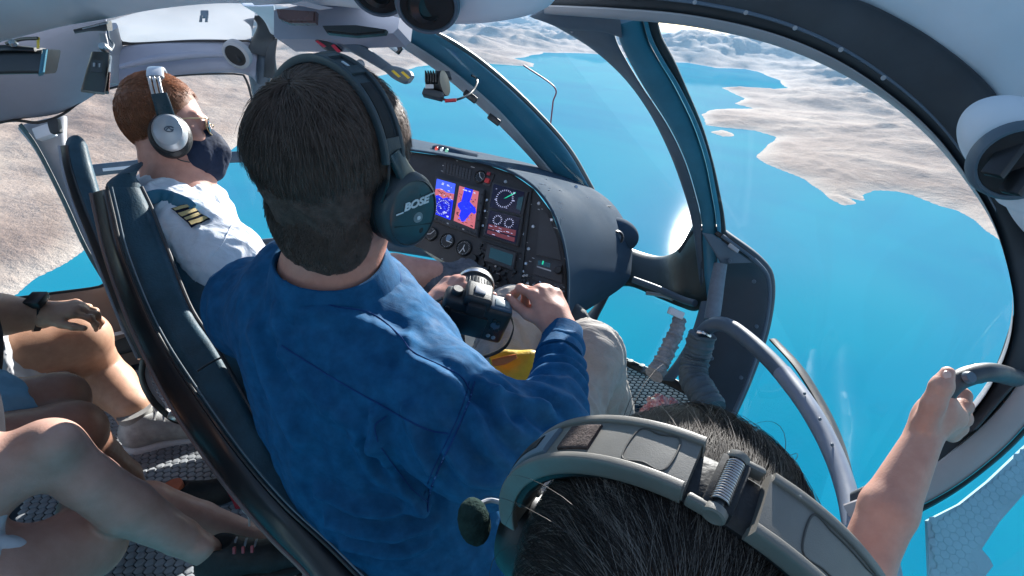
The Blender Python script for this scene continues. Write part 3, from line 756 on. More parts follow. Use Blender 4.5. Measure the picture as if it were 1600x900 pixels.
# nose: dark structure between windscreen and chin window
hp('nose_frame', beam([(930, 340, 2.10), (955, 370, 2.06), (985, 387, 2.02), (1030, 399, 1.94), (1056, 388, 1.86), (1074, 360, 1.76), (1094, 330, 1.64)],
                      [(930, 460, 1.98), (950, 452, 1.95), (984, 448, 1.90), (1030, 468, 1.82), (1062, 484, 1.76), (1084, 490, 1.70), (1104, 480, 1.65)], .08, n=40, k=24, ex=4), pm('nose_green_black', (.018, .032, .034), .38, var=.2, vs=8, bump=.15, bs=400))
hp('nose_rib', tube([(990, 437, 1.87), (1030, 452, 1.80), (1066, 468, 1.73), (1086, 474, 1.68)], .012, 20, 12), 'slate')
hp('nose_rib', tube([(1010, 458, 1.84), (1036, 462, 1.80), (1052, 468, 1.77)], .007, 16, 10), 'metal')
hp('nose_rib', beam([(1058, 392, 1.83), (1074, 368, 1.75), (1088, 350, 1.67)], [(1064, 398, 1.82), (1080, 374, 1.74), (1092, 358, 1.67)], .02, n=14, k=10), 'dark')
hp('nose_frame', beam([(860, 520, 1.85), (905, 500, 1.88), (926, 480, 1.90), (950, 446, 1.95)], [(850, 560, 1.75), (920, 520, 1.80), (938, 490, 1.86), (958, 452, 1.93)], .06, n=20), 'dark')

# small fasteners along the frames
for P_, n_ in ((arch_in, 9), ([(a - 4, b - 10, c - .03) for a, b, c in arch_m], 14)):
    for u, v, d in spline(P_, n_ + 2)[1:-1]:
        if 0 < v < 700 and u < 1440: hp('frame_screw', lathe(W(u + 14 if P_ is arch_in else u, v - (2 if P_ is arch_in else 14), d - .012), nrm(-W(u, v, d)), [(.0001, .0015), (.0028, .0014), (.0036, .0004), (.0036, -.004)], 12), 'trim')
for u, v, d in ((1140, 408, 1.52), (1178, 440, 1.52), (1182, 510, 1.52), (1158, 590, 1.5), (1118, 640, 1.49), (1112, 560, 1.5)):
    hp('frame_screw', lathe(W(u, v, d), nrm(-W(u, v, d)), [(.0001, .002), (.005, .0018), (.006, 0), (.006, -.03)], 12), 'slate')
# panes of clear acrylic
MT['milky'] = milky('milky_acrylic')
MT['pane2'] = glass('window_acrylic_blue', (.90, .97, .98), .03)
hp('windscreen_pane', sheet([(430, 58, 1.48), (500, 50, 1.30), (560, 50, 1.20), (600, 50, 1.13)], [(424, 400, 1.70), (560, 365, 1.80), (700, 330, 1.95), (868, 285, 2.0)], 30, 12, .28), 'pane')
hp('windscreen_pane', sheet([(660, 42, 1.14), (730, 36, 1.08), (790, 30, 1.04), (835, 26, 1.0)], [(924, 296, 2.02), (980, 385, 2.02), (1040, 400, 1.94), (1092, 340, 1.64)], 30, 14, .16), 'pane')
hp('chin_pane', sheet([(950, 452, 1.95), (984, 448, 1.93), (1060, 484, 1.78)], [(900, 560, 1.8), (960, 580, 1.75), (1030, 595, 1.62)], 16, 8, .03), 'pane2')
hp('door_pane', sheet([(1040, 40, .955), (1200, 64, .875), (1390, 160, .805), (1515, 290, .745), (1582, 465, .685)], [(1128, 356, 1.54), (1200, 470, 1.52), (1262, 590, 1.20), (1322, 745, .92), (1400, 735, .83)], 40, 16, .14), 'pane')
hp('door_pane', sheet([(1572, 520, .690), (1583, 465, .685)], [(1400, 735, .825), (1402, 733, .825)], 12, 6, .0), 'pane')
hp('lower_door_pane', sheet([(1188, 560, 1.42), (1240, 610, 1.2), (1300, 720, 1.0)], [(1130, 680, 1.46), (1180, 760, 1.3), (1260, 860, 1.05)], 16, 8, .03), 'pane2')
hp('left_door_pane', sheet([(168, 140, 1.856), (270, 120, 1.946), (366, 117, 1.997), (402, 190, 2.048)], [(150, 440, 2.048), (240, 420, 2.099), (330, 395, 2.150), (420, 375, 2.227)], 20, 10, .10), 'pane')
hp('rear_window_pane', sheet([(-180, 240, 1.600), (-60, 210, 1.613), (16, 192, 1.638), (44, 215, 1.702)], [(-180, 486, 1.613), (-60, 474, 1.638), (60, 460, 1.677), (164, 444, 1.715)], 20, 10, .08), 'pane')
hp('upper_window_pane', sheet([(170, 33, 1.792), (230, 16, 1.766), (330, 4, 1.741), (400, 8, 1.715)], [(186, 66, 1.843), (230, 66, 1.856), (300, 62, 1.894), (392, 64, 1.946)], 16, 6, .03), 'milky')
hp('added_roof_pane', sheet([(868, -24, .80), (960, -32, .90), (1080, -28, .87), (1200, -24, .84), (1296, -24, .82)], [(915, -478, .545), (1060, -485, .545), (1210, -490, .545), (1360, -495, .545), (1505, -498, .545)], 20, 8, -.02), 'pane')  # made-up clear roof section, put in so sun still reaches the headband
hp('belly_pane', sheet([(1345, 842, .85), (1443, 800, .78), (1528, 746, .72), (1700, 560, .64)], [(1300, 1000, .85), (1460, 1000, .78), (1640, 960, .72), (1850, 800, .64)], 20, 8, .02), 'pane2')
# ------------------------------------------------------------------ cabin floor with its honeycomb mat
CU = CV(0, math.cos(R(20)), -math.sin(R(20)))          # the cabin's own up
CFW = CV(0, math.sin(R(20)), math.cos(R(20)))          # forward
CRT = CV(1, 0, 0)
class Floor(Plane):
    def __init__(s, h): s.n = CU; s.o = CU * h; s.x = CRT; s.y = CFW
FL = Floor(-.95)
fl_m = pm('floor_mat', (.030, .042, .055), .85, spec=.1, var=.25, vs=8, bump=.3, bs=300)
fp = [(955, 553), (1000, 573), (1060, 600), (1125, 634), (1190, 720), (1190, 1100), (-500, 1100), (-500, 640), (100, 548), (400, 520), (700, 515), (900, 535)]
put('cabin_floor', ear([FL.hit(u, v) for u, v in fp], CU * -.05), fl_m, kind='structure')
def hexes(pl, uvpoly, size, hgt, off=0.0, gap=.93):
    q = np.array([pl.hit(u, v, off) for u, v in uvpoly])
    o = q.mean(0)
    xy = np.stack([(q - o) @ pl.x, (q - o) @ pl.y], 1)
    lo, hi = xy.min(0), xy.max(0)
    V = []; F = []
    a = np.radians(np.arange(6) * 60 + 30)
    ring = np.stack([np.cos(a), np.sin(a)], 1)
    j = 0; y = lo[1]
    pts = []
    while y < hi[1]:
        x = lo[0] + (size * .866 if j % 2 else 0)
        while x < hi[0]: pts.append((x, y)); x += size * 1.732
        y += size * 1.5; j += 1
    pts = np.array(pts); ok = sdpoly(pts, xy) > 0
    for x, y in pts[ok]:
        n = len(V)
        for s_, z in ((gap, 0), (gap - .13, hgt), (.45, hgt * 1.25)):
            for r in ring * size * s_: V.append(o + pl.x * (x + r[0]) + pl.y * (y + r[1]) + pl.n * z)
        for k in range(6):
            k2 = (k + 1) % 6
            F.append((n + k, n + k2, n + 6 + k2, n + 6 + k)); F.append((n + 6 + k, n + 6 + k2, n + 12 + k2, n + 12 + k))
        F.append(tuple(n + 12 + k for k in range(6)))
    return V, F
hx_m = pm('mat_cells', (.25, .27, .29), .42, var=.25, vs=10, bump=.2, bs=300)
put('honeycomb_mat', hexes(FL, [(110, 600), (330, 560), (560, 900), (100, 1000), (-60, 1000)], .0125, .003, .001), hx_m, kind='stuff', flat=True)
put('honeycomb_mat', hexes(FL, [(950, 556), (1000, 578), (1060, 606), (1118, 638), (1150, 700), (1100, 760), (930, 760), (930, 600)], .0125, .003, .001), pm('mat_cells_shaded', (.022, .048, .072), .9, spec=.05, var=.25, vs=10, bump=.2, bs=300), kind='stuff', flat=True)  # same mat; the darker blue colour paints in the shade at the front
hp('floor_edge', beam([(948, 545, 1.80), (1000, 568, 1.76), (1060, 594, 1.70), (1130, 634, 1.60)], [(946, 556, 1.80), (990, 578, 1.76), (1050, 606, 1.70), (1120, 644, 1.60)], .04, n=20, k=12), 'seal')
for u, v, d in ((985, 566, 1.75), (1003, 573, 1.735), (1085, 612, 1.64)):
    hp('floor_stud', lathe(W(u, v, d), CU, [(.0001, .008), (.010, .007), (.012, 0)], 12), 'dark')
# added panel shaped and coloured as the sunlit floor's reflection in the lower pane
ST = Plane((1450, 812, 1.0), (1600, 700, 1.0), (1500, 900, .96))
refl_m = pm('floor_reflection', (.36, .50, .57), .5, var=.12, vs=10, bump=.2, bs=300)
refl_panel = hp('reflected_floor', plate(ST, [(1449, 814), (1500, 788), (1545, 752), (1600, 700), (1700, 610), (1740, 640), (1600, 772), (1562, 815), (1534, 858), (1546, 872), (1552, 884), (1536, 905), (1490, 960), (1455, 960)], -.012, bev=.001), refl_m, 'pale dimpled panel standing in for the floor reflected in the lower pane')
hp('reflected_floor', plate(ST, [(1384, 862), (1400, 846), (1412, 905), (1420, 960), (1370, 960)], -.012, bev=.001), refl_m)
hp('reflected_cells', hexes(ST, [(1453, 816), (1500, 793), (1545, 757), (1600, 705), (1700, 616), (1734, 640), (1586, 772), (1548, 815), (1522, 858), (1526, 890), (1480, 950), (1462, 950)], .0085, .0006, .001, .995), refl_m, parent=refl_panel, kind='stuff', flat=True)

# ------------------------------------------------------------------ instrument console
IP = Plane((660, 240, 1.66), (884, 300, 1.47), (665, 390, 1.59))
def ipd(u, v, k=0.0): return (u, v, float((IP.o @ IP.n) / (W(u, v, 1.0) @ IP.n)) + k)
con = thing('instrument_console', 'grey hooded instrument console with two lit blue map screens and round dials', 'console', W(800, 360, 1.6))
def cp(name, geo, m, label=None, parent=None, **k):
    return put(name, geo, MT[m] if isinstance(m, str) else m, parent or con, label, **k)
rim = [(635, 231), (690, 239), (760, 253), (802, 267), (838, 291), (864, 325), (881, 370), (889, 415), (890, 450), (889, 490)]
back = [(640, 216, 2.02), (690, 226, 2.02), (770, 242, 2.02), (850, 262, 2.02), (910, 286, 2.0), (957, 318, 1.95), (984, 365, 1.88), (987, 412, 1.82), (975, 446, 1.76), (902, 494, 1.60)]
cp('shroud', sheet([ipd(u, v, -.02) for u, v in rim], back, 60, 14, -.02, .03), 'shroud')
cp('shroud_lip', beam([ipd(u, v, -.03) for u, v in rim], [ipd(u - 4, v + 4, -.03) for u, v in rim], .03, n=60, k=12, ex=3), 'shroud')
face = [(636, 236), (690, 243), (760, 257), (800, 271), (834, 295), (859, 328), (876, 371), (884, 416), (885, 466), (868, 464), (800, 458), (764, 455), (735, 442), (700, 412), (662, 390), (636, 380)]
cp('panel_face', plate(IP, face, .02, -.02, bev=.002), 'panel')
cp('console_body', sheet([ipd(u, v, .03) for u, v in [(662, 392), (735, 444), (800, 460), (886, 470)]], [(740, 400, 1.98), (800, 430, 1.95), (850, 450, 1.9), (960, 450, 1.75)], 14, 6, 0, .02), 'dark')
cp('pedestal', beam([(735, 440, 1.52), (790, 520, 1.45), (820, 620, 1.4)], [(890, 462, 1.46), (925, 500, 1.42), (935, 600, 1.38)], .12, n=14, k=16, ex=6), 'dark')
QUAD = [(640, 240), (886, 318), (884, 466), (640, 392)]
lab_w = pm('panel_print', (.45, .46, .48), .6)
dim_m = pm('panel_raised', (.035, .035, .04), .45, var=.2)
def pbox(u, v, w, h, th, m, name, parent=None, off=0.0, bev=.001, label=None):
    """small raised block on the panel: centre (u,v), size in metres"""
    c = IP.hit(u, v, off + th / 2)
    yv = nrm(np.cross(IP.n, XP))
    return cp(name, box(c, XP * w / 2, yv * h / 2, IP.n * th / 2, bev), m, label, parent)
XP = nrm(IP.hit(744, 298) - IP.hit(686, 281))
YP = nrm(np.cross(IP.n, XP))
# display with two screens
disp_uv = [(683, 277), (760, 298), (749, 372), (674, 344)]
dsp = cp('display', plate(IP, disp_uv, .014, 0, bev=.002), dim_m, 'wide bezel with two lit map screens')
GL = dict(blue=glow('screen_blue', (.010, .022, .75), .55), deep=glow('screen_deep', (.008, .008, .40), .5), sky=glow('screen_sky', (.05, .10, .85), .5), pink=glow('screen_pink', (.50, .13, .16), .42),
          black=glow('screen_black', (.004, .004, .02), .3), whitep=glow('screen_white', (.6, .65, 1.), .35), brown=glow('screen_brown', (.20, .05, .07), .22), green=glow('screen_green', (.02, .6, .35), .4), teal=glow('screen_teal', (.015, .06, .09), .22))
def bil(Q, s, t):
    Q = np.array(Q, float)
    return tuple((Q[0] * (1 - s) + Q[1] * s) * (1 - t) + (Q[3] * (1 - s) + Q[2] * s) * t)
SL = [(686, 282), (715, 290), (707, 346), (679, 335)]; SR = [(721, 293), (751, 302), (744, 360), (712, 347)]
def scr(Q, pts, z, m, name='screen', parent=None):
    return cp(name, plate(IP, [bil(Q, s, t) for s, t in pts], .0004, .0142 + z, bev=0), GL[m], None, parent or dsp)
full = [(0, 0), (1, 0), (1, 1), (0, 1)]
scr(SL, full, 0, 'blue'); scr(SR, full, 0, 'pink')
scr(SL, [(.0, .0), (1, 0), (1, .28), (.6, .30), (.3, .24), (0, .30)], .0006, 'sky', 'screen_map')
scr(SL, [(.0, .30), (.3, .24), (.6, .30), (1, .28), (1, .46), (.7, .42), (.45, .5), (.2, .44), (0, .5)], .0006, 'pink', 'screen_map')
scr(SL, [(.05, .55), (.3, .52), (.7, .5), (.95, .52), (.95, .97), (.05, .97)], .0006, 'deep', 'screen_map')
scr(SR, [(.28, 0), (.72, 0), (.68, .18), (.62, .34), (.95, .46), (1, .56), (.92, .62), (.78, .60), (.66, .72), (.48, .92), (.36, .94), (.22, .80), (.26, .66), (.10, .58), (.06, .5), (.22, .40), (.24, .22)], .0006, 'blue', 'screen_map')
rng = random.Random(3)
def bars(Q, n, reg, m, zz, w=(.03, .12), parent=None):
    gs = []
    for _ in range(n):
        s, t_ = rng.uniform(reg[0], reg[2]), rng.uniform(reg[1], reg[3]); ww, hh = rng.uniform(*w), rng.uniform(.012, .03)
        gs.append(plate(IP, [bil(Q, s, t_), bil(Q, min(s + ww, .98), t_), bil(Q, min(s + ww, .98), t_ + hh), bil(Q, s, t_ + hh)], .0003, .0142 + zz, bev=0))
    return cp('screen_print', join(*gs), GL[m], None, parent or dsp)
bars(SL, 26, (.05, .04, .9, .95), 'whitep', .0013); bars(SL, 10, (.1, .6, .85, .9), 'sky', .0012); bars(SR, 8, (.05, .04, .9, .12), 'whitep', .0013); bars(SR, 6, (.2, .3, .8, .9), 'sky', .0012); bars(SR, 5, (.05, .9, .9, .95), 'black', .0012)
def ringgeo(Q, s, t_, r, n, m, zz, parent):
    gs = []
    c = IP.hit(*bil(Q, s, t_), .0142 + zz)
    for k in range(n):
        a = 2 * math.pi * k / n
        dv = XP * math.cos(a) + YP * math.sin(a)
        tv = -XP * math.sin(a) + YP * math.cos(a)
        gs.append(box(c + dv * r, dv * .0022, tv * .0007, IP.n * .0002, 0))
    return cp('screen_print', join(*gs), GL[m], None, parent)
bars(SR, 26, (.04, .05, .30, .9), 'brown', .0005, (.02, .10)); bars(SR, 18, (.70, .1, .9, .9), 'brown', .0005, (.02, .08)); bars(SR, 16, (.3, .2, .7, .8), 'deep', .0011, (.02, .08)); bars(SL, 16, (.05, .3, .85, .46), 'brown', .0011, (.03, .10)); bars(SL, 14, (.1, .55, .85, .95), 'blue', .0011, (.03, .10))
ringgeo(SL, .5, .74, .022, 24, 'whitep', .0013, dsp)
for k in range(12):
    u, v = bil([disp_uv[3], disp_uv[2], disp_uv[2], disp_uv[3]], .06 + k * .08, 0)
    pbox(u + .8, v - 3.2, .006, .0035, .003, lab_w if k % 4 == 0 else 'black', 'button', dsp, .014, .0005)
for k in range(5):
    u, v = bil([disp_uv[1], disp_uv[2], disp_uv[2], disp_uv[1]], .12 + k * .18, 0)
    pbox(u - 3, v, .004, .005, .003, 'black', 'button', dsp, .014, .0005)
def knob(u, v, r, h, m='black', name='knob', parent=None, off=0.0):
    c = IP.hit(u, v, off)
    o = cp(name, lathe(c, IP.n, [(r, 0), (r, h * .7), (r * .85, h), (.0001, h)], 20), m, None, parent)
    return o
def gauge(u, v, r, facem, red=False, needles=((40, .7),), ticks=20, yel=False):
    c = IP.hit(u, v)
    g = cp('gauge', lathe(c, IP.n, [(r * 1.18, 0), (r * 1.16, .006), (r * 1.02, .008), (r, .004)], 36), 'black')
    cp('dial', lathe(c, IP.n, [(r * 1.0, .0035), (.0001, .0036)], 36), facem, None, g)
    gs = []
    for k in range(ticks):
        a = 2 * math.pi * k / ticks
        dv = XP * math.cos(a) + YP * math.sin(a); tv = -XP * math.sin(a) + YP * math.cos(a)
        gs.append(box(c + dv * r * .86 + IP.n * .0041, dv * r * (.10 if k % 2 else .06), tv * r * .025, IP.n * .0003, 0))
    cp('dial_marks', join(*gs), lab_w, None, g)
    for a, l in needles:
        a = R(a); dv = XP * math.cos(a) + YP * math.sin(a); tv = -XP * math.sin(a) + YP * math.cos(a)
        cp('needle', box(c + dv * r * l * .45 + IP.n * .0052, dv * r * l * .5, tv * r * .045, IP.n * .0004, 0), 'white', None, g)
    return g
dialm = pm('dial_black', (.02, .02, .024), .4)
dialo = pm('dial_olive', (.16, .15, .11), .4); dialr = pm('dial_red', (.20, .035, .035), .4); dialb = pm('dial_blue', (.03, .06, .12), .4)
gauge(674, 366, .019, dialo, needles=((60, .9), (200, .7))); 
gg = gauge(699, 377, .021, dialr, needles=((0, 1.2),))
cp('horizon_card', lathe(IP.hit(702, 372), IP.n, [(.012, .0042), (.0001, .0043)], 24, sx=.7), pm('horizon_blue', (.12, .22, .35), .4), None, gg)
gauge(725, 388, .022, dialm, needles=((250, .9), (310, .6), (90, .5)), ticks=24)
gauge(751, 277, .017, dialb, needles=((120, .9), (330, .8)), ticks=16)
pbox(764, 281, .026, .040, .004, dim_m, 'switch_plate')
pbox(763, 284, .016, .014, .008, pm('red_switch', (.55, .03, .03), .4), 'switch', off=.004, label='red guarded switch')
pbox(765, 273, .012, .010, .006, pm('red_lamp', (.25, .02, .03), .4), 'switch', off=.004)
# caution panel of small tiles
for i in range(9):
    for j in range(5):
        u, v = bil([(694, 253), (738, 265), (735, 283), (692, 270)], (i + .5) / 9, (j + .5) / 5)
        pbox(u, v, .010, .0075, .002, dim_m, 'caution_tile', None, 0, .0006)
# two smaller displays with needles, right of the maps
D2 = [(774, 290), (822, 303), (815, 337), (768, 326)]; D3 = [(768, 331), (815, 343), (808, 383), (761, 368)]
d2 = cp('display', plate(IP, [bil(D2, -.08, -.08), bil(D2, 1.08, -.08), bil(D2, 1.08, 1.08), bil(D2, -.08, 1.08)], .012, 0, bev=.002), dim_m, 'dark square engine display')
d3 = cp('display', plate(IP, [bil(D3, -.08, -.05), bil(D3, 1.08, -.05), bil(D3, 1.08, 1.06), bil(D3, -.08, 1.06)], .012, 0, bev=.002), dim_m, 'dark display of warning rows')
scr(D2, full, 0, 'black', parent=d2); scr(D3, full, 0, 'black', parent=d3)
ringgeo(D2, .42, .5, .026, 26, 'whitep', .0006, d2); ringgeo(D3, .3, .3, .013, 14, 'whitep', .0006, d3); ringgeo(D3, .68, .3, .013, 14, 'whitep', .0006, d3)
scr(D2, [(.4, .5), (.46, .46), (.74, .14), (.72, .1)], .0006, 'green', 'screen_map', d2)
scr(D2, [(.84, .3), (1, .2), (1, .85), (.84, .8)], .0006, 'teal', 'screen_map', d2)
scr(D3, [(.05, .55), (.95, .5), (.95, .72), (.05, .75)], .0006, 'brown', 'screen_map', d3); scr(D3, [(.05, .8), (.95, .78), (.95, .95), (.05, .95)], .0006, 'brown', 'screen_map', d3)
bars(D3, 14, (.08, .52, .85, .95), 'whitep', .0012, parent=d3); bars(D2, 6, (.08, .1, .7, .9), 'whitep', .0012, (.03, .08), parent=d2)
# column of screws and the blank right panels
for u, v in ((842, 318), (833, 354), (826, 389), (822, 412), (817, 424), (761, 313), (758, 330), (755, 353), (820, 366), (790, 284), (862, 344), (872, 400), (845, 440)):
    cp('screw', lathe(IP.hit(u, v), IP.n, [(.0001, .003), (.004, .003), (.0055, .001), (.0055, 0)], 12), 'metal')
cp('blank_panel', plate(IP, [(845, 328), (856, 335), (872, 372), (878, 408), (838, 398)], .004, bev=.001), dim_m)
cp('blank_panel', plate(IP, [(836, 402), (879, 413), (882, 452), (832, 436)], .004, bev=.001), dim_m)
cp('panel_divider', plate(IP, [(828, 296), (832, 298), (814, 452), (809, 450)], .006, bev=.001), 'black')
cp('panel_divider', plate(IP, [(752, 372), (820, 394), (819, 398), (751, 376)], .005, bev=.001), 'black')
# radios
rd = cp('radio', plate(IP, [(764, 382), (809, 397), (804, 424), (758, 408)], .012, bev=.002), dim_m, 'radio with a small teal window')
scr([(769, 388), (804, 400), (801, 417), (766, 404)], full, -.002, 'teal', parent=rd)
rd2 = cp('radio', plate(IP, [(838, 405), (879, 416), (880, 444), (834, 430)], .012, bev=.002), dim_m, 'radio with a green figure and pale strip')
scr([(843, 408), (862, 413), (861, 420), (842, 415)], full, -.002, 'teal', parent=rd2)
scr([(850, 409), (852, 409.5), (850.5, 415), (848.5, 414.5)], full, -.001, 'green', 'screen_map', rd2)
cp('print_strip', plate(IP, [(841, 417), (863, 424), (863, 426), (841, 419)], .001, .013, bev=0), lab_w, None, rd2)
knob(875, 424, .011, .014, parent=rd2, off=.012)
for k in range(34):
    u, v = bil([(757, 410), (832, 432), (830, 450), (752, 430)], rng.random(), rng.random())
    if k % 3 == 0: knob(u, v, rng.uniform(.004, .007), .010)
    else: pbox(u, v, rng.uniform(.005, .012), rng.uniform(.004, .006), .004, rng.choice([lab_w, 'black', dim_m, dim_m]), 'button', None, 0, .0008)
for k in range(26):
    u, v = bil([(834, 434), (882, 448), (882, 462), (832, 452)], rng.random(), rng.random())
    pbox(u, v, rng.uniform(.004, .010), rng.uniform(.003, .006), .004, rng.choice([lab_w, 'black', dim_m, 'slate']), 'button', None, 0, .0008)
for k in range(10):
    u, v = bil([(752, 378), (762, 382), (756, 412), (746, 408)], rng.random(), rng.random())
    knob(u, v, .005, .008)
for u, v in ((778, 435), (742, 405), (790, 444), (740, 418)): knob(u, v, .012, .016)
gs = []
for k in range(150):
    u, v = rng.uniform(662, 884), rng.uniform(250, 462)
    if 268 < v < 400 and u < 826 and not (755 < u < 764 or 812 < u < 828): continue
    if v > 300 + (u - 840) * 1.6 and u > 884: continue
    if v < 246 + max(0, u - 760) * .36 or v > 388 + (u - 660) * .55: continue
    gs.append(box(IP.hit(u, v, .0004), XP * rng.uniform(.002, .007), YP * rng.uniform(.0006, .0012), IP.n * .0005, 0))
cp('panel_print', join(*gs), lab_w, kind='stuff', flat=True)
# annunciator on the glare shield
an = cp('annunciator', beam([(676, 227, 1.72), (690, 226, 1.72), (716, 233, 1.70), (746, 240, 1.70)], [(674, 236, 1.70), (690, 238, 1.69), (716, 243, 1.68), (746, 248, 1.68)], .06, n=16, k=12, ex=5), 'shroud')
for k, mm in enumerate(((.7, .10, .08), (.45, .55, .62), (.20, .55, .42))):
    cp('lamp', lathe(W(682 + k * 8, 232 + k * 1.6, 1.665), CV(-.05, .1, -1), [(.0001, .003), (.006, .002), (.007, 0)], 14, sx=.8), glow('lamp_%d' % k, mm, .35), None, an)
# flank: fairing, knob, screws
fa = cp('fairing', (lambda s: s.build())(Sdf(.004, .02).ell(W(966, 366, 1.86), CV(.055, -.035, .02), CV(.03, .05, .0), CV(0, 0, .06), k=0).ell(W(950, 374, 1.86), CV(.04, 0, 0), CV(0, .05, .0), CV(0, 0, .045), k=.03)), 'shroud')
ka = nrm(CV(.25, .1, -.95))
cp('side_knob', lathe(W(964, 371, 1.765), ka, [(.024, -.02), (.024, .004), (.021, .008), (.017, .008), (.015, .002), (.0001, .002)], 28), 'black', None, fa)
cp('side_knob', lathe(W(964, 371, 1.768), ka, [(.0255, -.02), (.0255, .004), (.0235, .006)], 28), 'slate', None, fa)
for u, v, d in ((900, 292, 1.83), (935, 348, 1.83), (925, 402, 1.74), (912, 452, 1.62)):
    cp('screw', lathe(W(u, v, d - .03), CV(.3, .2, -1), [(.0001, .004), (.006, .003), (.007, -.03)], 12), 'metal')
cp('placard', box(W(918, 317, 1.77), CV(.006, -.016, .004), CV(.007, .004, 0), CV(0, 0, .003), .001), 'white'); cp('placard', box(W(919, 428, 1.66), CV(.006, .005, .006), CV(-.003, .009, 0), CV(0, 0, .003), .001), 'white')
cp('panel_seam', tube([(938, 392, 1.80), (936, 370, 1.80), (938, 340, 1.82), (941, 324, 1.84), (955, 322, 1.88)], .0016, 24, 6), 'dark')
cp('panel_seam', tube([(925, 406, 1.735), (945, 402, 1.76), (962, 392, 1.79)], .0016, 16, 6), 'dark'); cp('panel_seam', tube([(915, 432, 1.66), (945, 425, 1.70), (975, 417, 1.76)], .0016, 16, 6), 'dark')

# ------------------------------------------------------------------ things hung from the windscreen frame and roof
cmp_ = thing('compass', 'small black standby compass hanging from the centre windscreen post', 'compass', W(680, 132, 1.28))
put('compass_body', lathe(W(684, 132, 1.27), CV(.95, .05, -.3), [(.0001, -.024), (.020, -.024), (.024, -.018), (.024, .012), (.030, .014), (.030, .020), (.0001, .021)], 28), MT['black'], cmp_)
for k in range(5): put('compass_fin', box(W(666 + k * 4, 122, 1.245), CV(.0018, 0, 0), CV(0, .014, 0), CV(0, 0, .012), .001), MT['black'], cmp_)
put('compass_foot', box(W(677, 148, 1.26), CV(.024, -.006, 0), CV(.003, .008, 0), CV(0, 0, .014), .003), MT['dark'], cmp_)
put('compass_arm', box(W(694, 118, 1.29), CV(.016, .004, .01), CV(-.002, .008, 0), CV(0, 0, .01), .002), MT['dark'], cmp_)
put('compass_window', box(W(671, 135, 1.243), CV(.010, 0, 0), CV(0, .005, 0), CV(0, 0, .001), .0005), lab_w, cmp_)
put('cable', tube([(684, 152, 1.26), (702, 157, 1.26), (722, 153, 1.28), (738, 143, 1.32), (745, 130, 1.36), (744, 122, 1.38), (737, 118, 1.37)], .0028, 40, 8), MT['black'], cmp_)
put('cable_tie', box(W(704, 157, 1.255), CV(.014, .001, 0), CV(0, .0035, 0), CV(0, 0, .004), .001), pm('red_tie', (.5, .02, .03), .5), cmp_)
lv = thing('roof_lever', 'slim grey overhead lever with two yellow stripes on its round end', 'lever', W(600, 100, 1.05), 'overhead levers')
put('lever_arm', beam([(512, 62, 1.0), (560, 88, 1.03), (608, 116, 1.06)], [(546, 58, 1.0), (582, 80, 1.03), (618, 106, 1.06)], .03, n=16, ex=4), MT['slate'], lv)
put('lever_grip', beam([(596, 108, 1.05), (612, 122, 1.05), (628, 130, 1.05), (636, 129, 1.05)], [(606, 101, 1.05), (622, 103, 1.05), (640, 110, 1.05), (644, 117, 1.05)], .035, n=16, ex=3), MT['slate'], lv)
ym = pm('yellow_paint', (.72, .48, .03), .5)
for k in (0, 1):
    put('stripe', beam([(611 + k * 15, 111 + k * 2, 1.03), (622 + k * 15, 121 + k * 2, 1.03)], [(615 + k * 15, 109 + k * 2, 1.03), (626 + k * 15, 119 + k * 2, 1.03)], .003, n=5, k=8), ym, lv)
put('lever_pin', lathe(W(563, 100, 1.03), CV(.1, -.5, -.8), [(.0001, .01), (.008, .008), (.009, 0)], 14), MT['trim'], lv)
lv2 = thing('roof_lever', 'short overhead lever with a red stripe behind the headset band', 'lever', W(520, 75, 1.02), 'overhead levers')
put('lever_arm', beam([(490, 62, 1.0), (505, 76, 1.01), (520, 87, 1.02)], [(512, 60, 1.0), (524, 68, 1.01), (536, 80, 1.02)], .03, n=12, ex=3), MT['dark'], lv2)
rdm = pm('red_paint', (.55, .02, .05), .45)
put('stripe', beam([(517, 71, .99), (528, 83, .995)], [(522, 69, .99), (533, 80, .995)], .004, n=5, k=8), rdm, lv2)
put('stripe', beam([(492, 64, .99), (505, 74, .995)], [(497, 63, .99), (510, 72, .995)], .004, n=5, k=8), rdm, lv2)
ant = put('pitot_wire', tube([(818, 102, 2.3), (866, 136, 2.35), (864, 160, 2.35), (860, 196, 2.35)], .0035, 40, 8), pm('wire_red', (.25, .05, .08), .5), None, 'thin bent wire yaw probe outside the windscreen', 'probe')
# action camera on its roof clip
ac = thing('action_camera', 'small black action camera hanging from a metal roof clip at upper left', 'camera', W(155, 100, .98))
bx = nrm(CV(.17, -.05, -.1)); 
put('camera_body', beam([(143, 80, .97), (135, 108, .97), (126, 140, .97)], [(172, 82, .95), (170, 110, .95), (165, 145, .95)], .05, n=10, k=20, ex=6), MT['black'], ac)
put('camera_body', beam([(165, 112, .965), (162, 142, .965)], [(173, 113, .96), (171, 143, .96)], .04, n=6, k=14, ex=4), pm('brown_edge', (.09, .04, .035), .4), ac, 'brown-edged lens block')
put('camera_side', beam([(168, 85, .96), (166, 112, .96)], [(175, 87, .97), (173, 112, .97)], .04, n=6, k=12, ex=5), MT['slate'], ac)
put('keypad', beam([(143, 95, .94), (141, 112, .94)], [(161, 94, .935), (159, 113, .935)], .004, n=5, k=10, ex=5), MT['dark'], ac)
for u, v in ((147, 101), (156, 102)): put('button', beam([(u - 2, v - 3, .936), (u - 2, v + 3, .936)], [(u + 2, v - 3, .936), (u + 2, v + 3, .936)], .004, n=4, k=8), MT['trim'], ac)
put('mount_arm', beam([(154, 52, .99), (156, 64, .98), (155, 82, .97)], [(166, 52, .99), (169, 64, .98), (172, 82, .97)], .02, n=10, ex=4), MT['trim'], ac)
